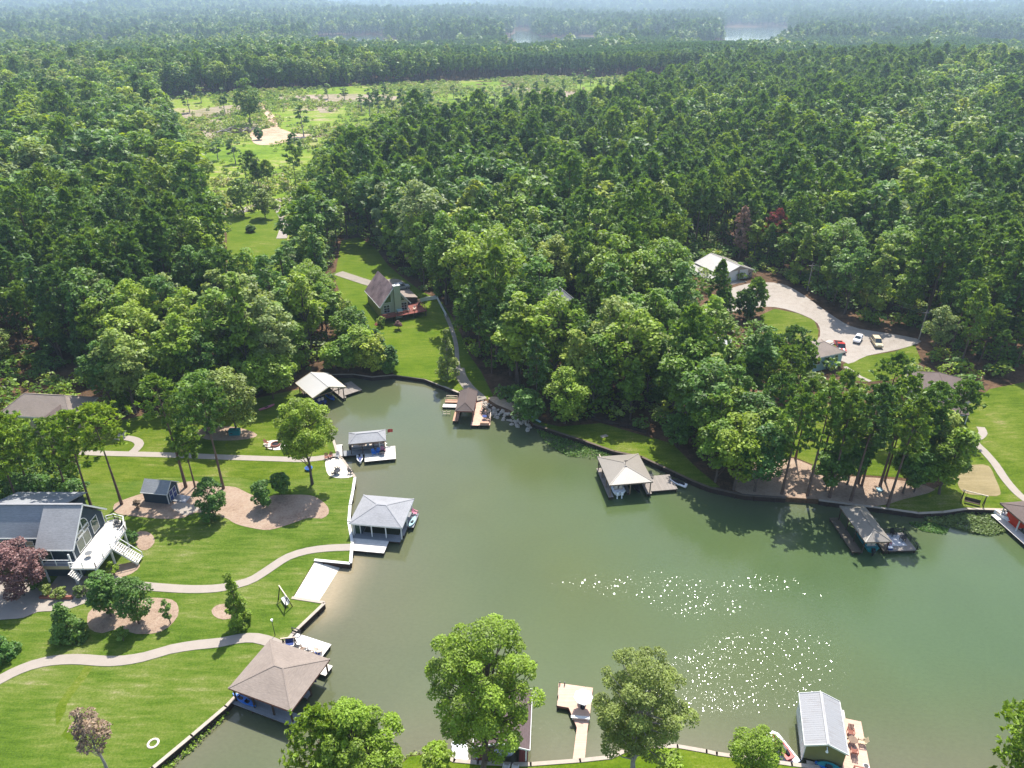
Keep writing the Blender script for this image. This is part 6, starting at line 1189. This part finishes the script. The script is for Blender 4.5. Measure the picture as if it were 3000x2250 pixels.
hero(B, (312,2252), 2074, 2.1, 'half dead brown tree on the lower left lawn', 1500, 0.17, 'dry_leaf', 'grey_bark', cb=0.2, nl=30, lr=(0.2, 0.34), open_=1.1)
hero(B, (1282,2250), 2195, 1.7, 'low green bush on the near bank left of the float raft', 1500, 0.2, 'bright_leaf', cb=0.03, name='shrub', cat='shrub')
hero(B, (1960,2262), 2215, 1.6, 'low bush at the foot of the broad foreground tree', 1200, 0.2, 'bright_leaf', cb=0.03, name='shrub', cat='shrub')
# left garden
hero(B, (915,1418), 1165, 5.6, 'big open tree on the lawn beside the waterside patio', 11000, 0.22, 'leaf', cb=0.22, nl=64, lr=(0.14, 0.25), open_=1.1)
hero(B, (692,1270), 1085, 5.4, 'dense rounded tree behind the teal storage box', 5000, 0.32, 'olive_leaf', cb=0.08, nl=30)
hero(B, (610,1272), 1088, 5.0, 'dense tree left of the teal storage box', 4600, 0.32, 'leaf', cb=0.1, nl=30); hero(B, (800,1170), 1032, 5.5, 'bright spreading tree left of the white gable boathouse', 4200, 0.34, 'bright_leaf', cb=0.2, nl=28)
hero(PN, (357,1478), 1185, 4.4, 'leaning garden pine with long bare trunk near the white deck', lmat='bright_leaf', cb=0.62, nl=46)
hero(PN, (545,1428), 1090, 3.2, 'slender pine right behind the navy shed', cb=0.6, nl=38); hero(PN, (572,1428), 1242, 2.4, 'short pine between the two taller pines by the navy shed', cb=0.5, nl=32); hero(PN, (655,1432), 1120, 4.0, 'tall garden pine with bare trunk beside the columnar shrub', cb=0.62, nl=44)
for i, (bx, by, tp, R) in enumerate([(30,1425,1205,3.6),(95,1450,1215,3.4),(205,1462,1225,3.4),(270,1492,1205,3.4),(-30,1460,1200,4.0),(60,1490,1250,3.0)]): hero(PN, (bx,by), tp, R, 'tall pine in the clump in front of the tan hip roofed house', cb=0.45, nl=44, group='pines in front of the tan house', lmat='bright_leaf' if i % 2 else None)
for i, (bx, by, tp, R) in enumerate([(20,1452,1385,3.0),(75,1462,1390,3.0),(130,1470,1395,2.8),(180,1466,1400,2.6),(225,1462,1405,2.2),(40,1400,1330,3.0),(120,1410,1335,3.0),(200,1400,1345,2.6)]): hero(B, (bx,by), tp, R, 'dark undergrowth bush behind the blue grey house', 900, 0.26, 'shrub_leaf', cb=0.02, nl=16, name='shrub', cat='shrub', group='undergrowth behind the blue grey house')
hero(B, (626,1520), 1403, 2.2, 'tall columnar shrub on the mulch bed right of the shed', 3800, 0.2, 'shrub_leaf', cb=0.02, prof='col', nl=34, name='shrub', cat='shrub')
hero(B, (775,1486), 1412, 1.9, 'round holly shrub in the middle of the mulch bed', 2400, 0.18, 'shrub_leaf', cb=0.04, nl=26, name='shrub', cat='shrub'); hero(B, (826,1450), 1385, 1.8, 'holly shrub nearest the big open tree', 2200, 0.18, 'shrub_leaf', cb=0.05, nl=26, name='shrub', cat='shrub')
hero(B, (208,1866), 1768, 2.3, 'conical evergreen bush on the lawn below the driveway', 3600, 0.18, 'shrub_leaf', cb=0.0, prof='cone', nl=40, name='shrub', cat='shrub'); hero(B, (0,1932), 1832, 2.2, 'evergreen bush cut by the left edge', 3200, 0.18, 'shrub_leaf', cb=0.0, prof='cone', nl=40, name='shrub', cat='shrub')
hero(B, (325,1805), 1676, 2.2, 'dark green tree at the house end of the mulch island', 3600, 0.2, 'shrub_leaf', cb=0.0, nl=34); hero(B, (408,1828), 1690, 2.5, 'light green bushy tree in the middle of the mulch island', 4400, 0.17, 'leaf', cb=0.02, nl=30, open_=1.1)
hero(B, (705,1832), 1678, 1.9, 'young tree standing over the path on the lower lawn', 4200, 0.17, 'leaf', cb=0.01, prof='cone', nl=40); hero(B, (72,1745), 1600, 4.0, 'purple leaved tree in front of the blue grey house', 8000, 0.18, 'plum_leaf', cb=0.03, nl=40, lr=(0.2, 0.3))
hero(B, (336,1684), 1645, 0.85, 'clipped round bush at the foot of the deck stairs', 900, 0.12, 'bright_leaf', cb=0.0, nl=14, name='shrub', cat='shrub'); hero(B, (390,1592), 1552, 0.95, 'clipped round bush by the side rail of the white deck', 900, 0.13, 'shrub_leaf', cb=0.0, nl=14, name='shrub', cat='shrub')
for i, (bx, by, tp, R, mt, lb) in enumerate([(110,1725,1695,1.0,'shrub_leaf','low green bush at the patio corner of the house'),(140,1742,1712,1.0,'olive_leaf','yellowish bush beside the brick wall'),(180,1752,1722,1.1,'olive_leaf','yellow tipped bush at the end of the brick wall'),(245,1748,1716,1.1,'water_weed','pale spiky bush by the garden walk'),(285,1512,1480,0.9,'shrub_leaf','small conifer bush behind the white deck'),(500,1828,1755,0.9,'grass_blade','tall ornamental grass at the water end of the mulch island'),(362,1878,1838,0.8,'grass_blade','small ornamental grass tuft below the mulch island'),(440,1450,1438,0.6,'shrub_leaf','tiny shrub against the shed wall'),(405,1492,1465,0.7,'dry_leaf','brown spiky shrub at the shed corner')]): hero(B, (bx,by), tp, R, lb, 700, 0.14, mt, cb=0.0, nl=12, name='shrub', cat='shrub')
# chalet and cove
hero(B, (1312,1114), 962, 2.7, 'conical tree on the bright lawn above the brown boathouse', 3200, 0.24, 'olive_leaf', 'grey_bark', cb=0.12, prof='cone', nl=40); hero(B, (1118,958), 926, 1.2, 'round green bush at the corner of the chalet deck', 800, 0.2, 'bright_leaf', cb=0.0, nl=12, name='shrub', cat='shrub'); hero(B, (1168,966), 938, 1.0, 'reddish bush below the chalet deck', 800, 0.2, 'plum_leaf', cb=0.0, nl=12, name='shrub', cat='shrub')
for i, (bx, by, tp, R, mt) in enumerate([(1020,1088,985,4.0,'leaf'),(1060,1082,960,4.2,'bright_leaf'),(1095,1092,985,4.0,'leaf'),(1130,1088,1010,3.0,'shrub_leaf'),(1105,1050,965,2.4,'leaf'),(1045,1010,895,3.0,'shrub_leaf'),(1030,1030,900,4.2,'leaf'),(985,1085,1000,3.6,'bright_leaf'),(1005,985,850,3.6,'leaf'),(1140,1092,1040,2.2,'leaf')]): hero(B, (bx,by), tp, R, ['leafy tree','bright tree','dense tree','dark low tree','narrow tree','dense tree','broad tree','bright low tree','tall tree','small tree'][i]+[' at the cove edge behind the white gable',' overhanging the cove wall',' near the lawn corner of the cove',' at the waterline beside the bright lawn',' left of the chalet deck stairs',' left of the chalet side wall',' in the middle of the cove wood',' beside the weathered dock',' close behind the chalet bushes',' hanging over the cove seawall'][i], 2600, 0.34, mt, cb=0.03, nl=26)
hero(B, (1728,1195), 1040, 2.6, 'pale lilac dying tree above the right bank', 900, 0.24, 'lilac_leaf', 'grey_bark', cb=0.2, nl=26, open_=1.2); hero(B, (1655,1240), 1075, 4.6, 'yellow green willowy tree near the waterline rocks', 4200, 0.3, 'bright_leaf', cb=0.03, nl=30); hero(B, (1545,1240), 1140, 3.4, 'dark leafy tree above the canoe', 2600, 0.3, 'shrub_leaf', cb=0.03, nl=26); hero(B, (1980,1310), 1210, 2.6, 'broad leaved bush on the bank behind the tan metal roof', 2600, 0.28, 'shrub_leaf', cb=0.0, nl=24, name='shrub', cat='shrub')
# right bank grove
GROVE = [(2514,1416,1130,3.4,PN,'with twin trunks at the left of the mulch'),(2524,1424,1165,3.0,PN,'leaning against its twin on the mulch'),(2578,1424,1105,3.8,PN,'with the thickest trunk on the mulch'),(2592,1410,1180,3.2,PN,'slanting right from the mulch centre'),(2658,1402,1140,3.6,PN,'nearest the straw patch on the mulch'),(2668,1406,1190,3.0,PN,'just right of its neighbour on the mulch'),(2572,1270,1032,4.4,PN,'with the tallest crown in the grove'),(2790,1275,1120,3.2,PN,'in front of the plum roofed house'),(2250,1352,1085,3.8,PN,'at the lawn edge left of the grove'),(2330,1345,1110,3.6,PN,'over the open grass of the grove'),(2405,1362,1080,3.8,PN,'behind the mulch slope of the grove'),(2440,1410,1150,3.4,PN,'at the bank end of the grove'),(2690,1330,1120,3.6,PN,'between the plum house and the mulch'),(2290,1448,1150,3.8,PN,'leftmost of the added shade row along the dark seawall'),(2365,1452,1130,3.8,PN,'second of the added shade row along the dark seawall'),(2430,1458,1140,3.6,PN,'added for shade just left of the shaded boathouse roof'),(2492,1468,1120,4.0,PN,'added for shade right behind the shaded boathouse roof'),(2600,1484,1160,3.4,PN,'added for shade right of the shaded boathouse on the wall')]  # last five pines added at the wall to shade water and boathouse roof
for bx, by, tp, R, kd, lb in GROVE: hero(kd, (bx,by), tp, R*0.86, 'grove pine '+lb, cb=0.48, nl=36, tuft=6, ls=0.46)
for bx, by, tp, R, mt, lb in [(2150,1434,1215,4.6,'leaf','dense tree hanging over the black seawall'),(2210,1440,1240,4.2,'shrub_leaf','dark tree at the waterline left of the grove'),(2095,1412,1230,4.0,'leaf','leafy tree on the bank right of the jet ski'),(2235,1400,1190,4.4,'leaf','tall leafy tree behind the waterline trees'),(2180,1370,1150,4.6,'leaf','broad tree between bank and grove lawn'),(2125,1350,1130,4.4,'bright_leaf','bright crowned tree above the square dock'),(2752,1448,1255,3.6,'leaf','broadleaf tree leaning beside the straw patch'),(2645,1446,1290,3.0,'leaf','small broadleaf tree over the shaded boathouse'),(2676,1442,1310,3.0,'leaf','small broadleaf tree right of the shaded boathouse'),(2720,1400,1200,3.8,'leaf','full crowned tree at the right of the mulch'),(2480,1420,1260,3.2,'shrub_leaf','dark tree behind the shaded boathouse roof'),(2420,1440,1300,3.0,'shrub_leaf','low dark tree at the left end of the mulch')]: hero(B, (bx,by), tp, R, lb, 3400, 0.32, mt, cb=0.12, nl=30)
for bx, by, tp, R, lb in [(2003,1242,945,4.4,'with the palest long trunk'),(2045,1155,975,2.6,'left of the white roof'),(2112,1170,1010,2.4,'centred on the white roof'),(2185,1155,985,2.6,'at the right end of the white roof'),(2240,1150,985,3.2,'between white roof and drive'),(2300,1135,955,3.6,'beside the island of grass'),(2140,1225,1050,2.8,'in front of the white roof wall'),(2065,1235,1050,2.8,'nearer the bank below the white roof'),(2335,1150,1005,2.6,'left of the guest house'),(2280,1190,1010,4.0,'at the top of the grove lawn'),(2210,1215,1020,3.8,'over the corner of the grove lawn')]: hero(PN, (bx,by), tp, R, 'pine '+lb+' short of the barn', cb=0.45, nl=38, tuft=6, ls=0.48)
for bx, by, tp, R, lb in [(2092,932,760,2.4,'pine standing before the left half of the barn'),(2178,935,850,2.6,'short pine before the barn doors'),(2206,925,815,2.8,'pine at the right corner of the barn doors'),(2110,945,845,2.6,'small pine below the barn eave')]: hero(PN, (bx,by), tp, R, lb, cb=0.15, nl=50, ls=0.5)
hero(PN, (2260,760), 612, 3.6, 'rust red dying pine in the woods behind the barn', lmat='rust_leaf', cb=0.3, nl=40, ls=0.6); hero(PN, (2165,758), 605, 2.6, 'tan dead pine in the woods behind the barn', lmat='tan_leaf', cb=0.2, nl=36, ls=0.55)
# thin trees left standing on the felled land
hero(B, (736,372), 232, 8.0, 'big lone tree beside the dirt landing on the felled land', 1600, 0.8, 'far_leaf', cb=0.15, nl=30); hero(B, (760,410), 375, 2.5, 'dark bush at the edge of the dirt landing', 600, 0.6, 'shrub_leaf', cb=0, name='shrub', cat='shrub')
THIN = [joined_mesh(gen_broad(500+i, 16, 2.6, 0.35, 14, 260, 0.8, 'col', lr=(0.3, 0.45)), 'far_leaf', 'grey_bark') for i in range(4)]
THG = [(g[0].mesh('trunk', 'grey_bark'), crown_mesh(g[1], g[2], 'far_leaf')) for g in [gen_broad(520+i, 16, 2.6, 0.35, 14, 260, 0.8, 'col', lr=(0.3, 0.45)) for i in range(4)]]
r = random.Random(11); spots = [(1260,345),(1235,330),(1205,352),(1290,350),(1180,330),(1150,350),(960,290),(1010,295),(720,345),(660,335),(555,330),(590,300),(890,400),(1100,300),(1130,320),(1350,320),(1400,300),(1450,330),(1330,290),(1480,300),(1530,330),(1600,260),(1650,300),(1700,262),(1760,270),(1800,265),(1840,280),(1880,255),(1780,300),(1620,330),(1570,310),(640,470),(690,480),(760,560),(870,480),(720,520),(1060,330),(1085,345),(1110,345),(1250,300),(1390,345),(1420,320),(1500,285),(1680,250),(1730,250)]
for i, (px_, py_) in enumerate(spots):
    b = G(px_, py_); src = THG[i % 4]; t = thing('slender_tree', 'thin pale tree left standing on the felled land', 'tree', tuple(b), r.uniform(0, 6), 'thin trees on the felled land'); t.scale = (r.uniform(0.8, 1.5),)*2+(r.uniform(0.6, 1.15),); ob('trunk', src[0], parent=t); ob('crown', src[1], parent=t)
for bx, by, tp, R, lb in [(760,560,478,3.0,'slim pine left of the pair on the felled land'),(790,565,470,3.0,'slim pine of the pair nearest the road'),(868,545,425,3.6,'tall slim pine right of the pair on the felled land'),(745,540,442,2.6,'slim pine at the back of the pair')]: hero(PN, (bx,by), tp, R, lb, cb=0.5, nl=30, ls=0.6)
for bx, by, tp, R, lb in [(713,632,520,4.5,'rounded tree at the road bend beyond the left woods'),(778,640,555,4.0,'dark tree beside the road bend'),(735,680,660,1.5,'small tree on the grass by the road bend')]: hero(B, (bx,by), tp, R, lb, 1500, 0.5, 'far_leaf', cb=0.1)
# water weeds
def weeds(name, pxs, n, ls, label, zmax=0.35, mat='water_weed'):
    poly = [tuple(P(*q, 0.1)[:2]) for q in pxs]; a = np.array(poly); rng = np.random.default_rng(n); x = rng.uniform(a[:,0].min(), a[:,0].max(), n*3); y = rng.uniform(a[:,1].min(), a[:,1].max(), n*3)
    f = np.sin(x*0.9+1)*np.cos(y*1.1)+rng.normal(0, 0.6, n*3); k = inpoly(x, y, poly) & (f > -0.5); x = x[k][:n]; y = y[k][:n]; m = len(x)
    z = rng.uniform(0.02, zmax, m); v = leaf_quads(np.column_stack((x, y, z)), rng.normal(0, 0.5, (m, 3))+np.array((0, 0, 1)), ls*rng.uniform(0.6, 1.3, m), rng.uniform(0.4, 0.8, m), rng)
    o = ob(name, crown_mesh(v, np.clip(rng.normal(0.5, 0.22, m), 0, 1), mat)); return setting(o, 'stuff', label)
weeds('water_weed', [(2700,1512),(2760,1506),(2860,1500),(2990,1506),(2975,1530),(2945,1560),(2905,1570),(2850,1562),(2790,1545),(2720,1530)], 5200, 0.17, 'floating water weed below the right lawn', 0.4)
weeds('water_weed', [(2660,1530),(2720,1528),(2780,1550),(2770,1565),(2700,1555)], 900, 0.16, 'thin dark water weed beside the shaded boathouse', 0.2, 'shrub_leaf')
weeds('water_weed', [(1565,1255),(1640,1278),(1700,1297),(1760,1320),(1795,1335),(1740,1345),(1660,1335),(1600,1300)], 2600, 0.17, 'shaded water weed along the black seawall', 0.35, 'leaf')
weeds('bank_weed', [(455,2262),(560,2168),(662,2082),(672,2092),(575,2190),(480,2275)], 900, 0.16, 'weeds at the foot of the lower left seawall', 0.5, 'bright_leaf')
weeds('bank_weed', [(1150,2250),(1210,2212),(1270,2200),(1335,2215),(1330,2250),(1200,2270)], 1400, 0.18, 'tangled weeds on the near bank left of the floats', 0.9, 'olive_leaf')

# ------------------------------------------------------------------ haze: the summer air
def haze():
    m = M().box(-9000, 9000, -300, 13500, -6, 170); t = NT('haze'); MAT['haze'] = t.m
    v = t.n('ShaderNodeVolumePrincipled'); v.inputs['Color'].default_value = (0.64, 0.83, 1.0, 1); v.inputs['Density'].default_value = 0.00016; v.inputs['Anisotropy'].default_value = 0.3
    t.l(v.outputs[0], t.out.inputs['Volume'])
    return setting(ob('haze', m, 'haze'), 'stuff')
haze()
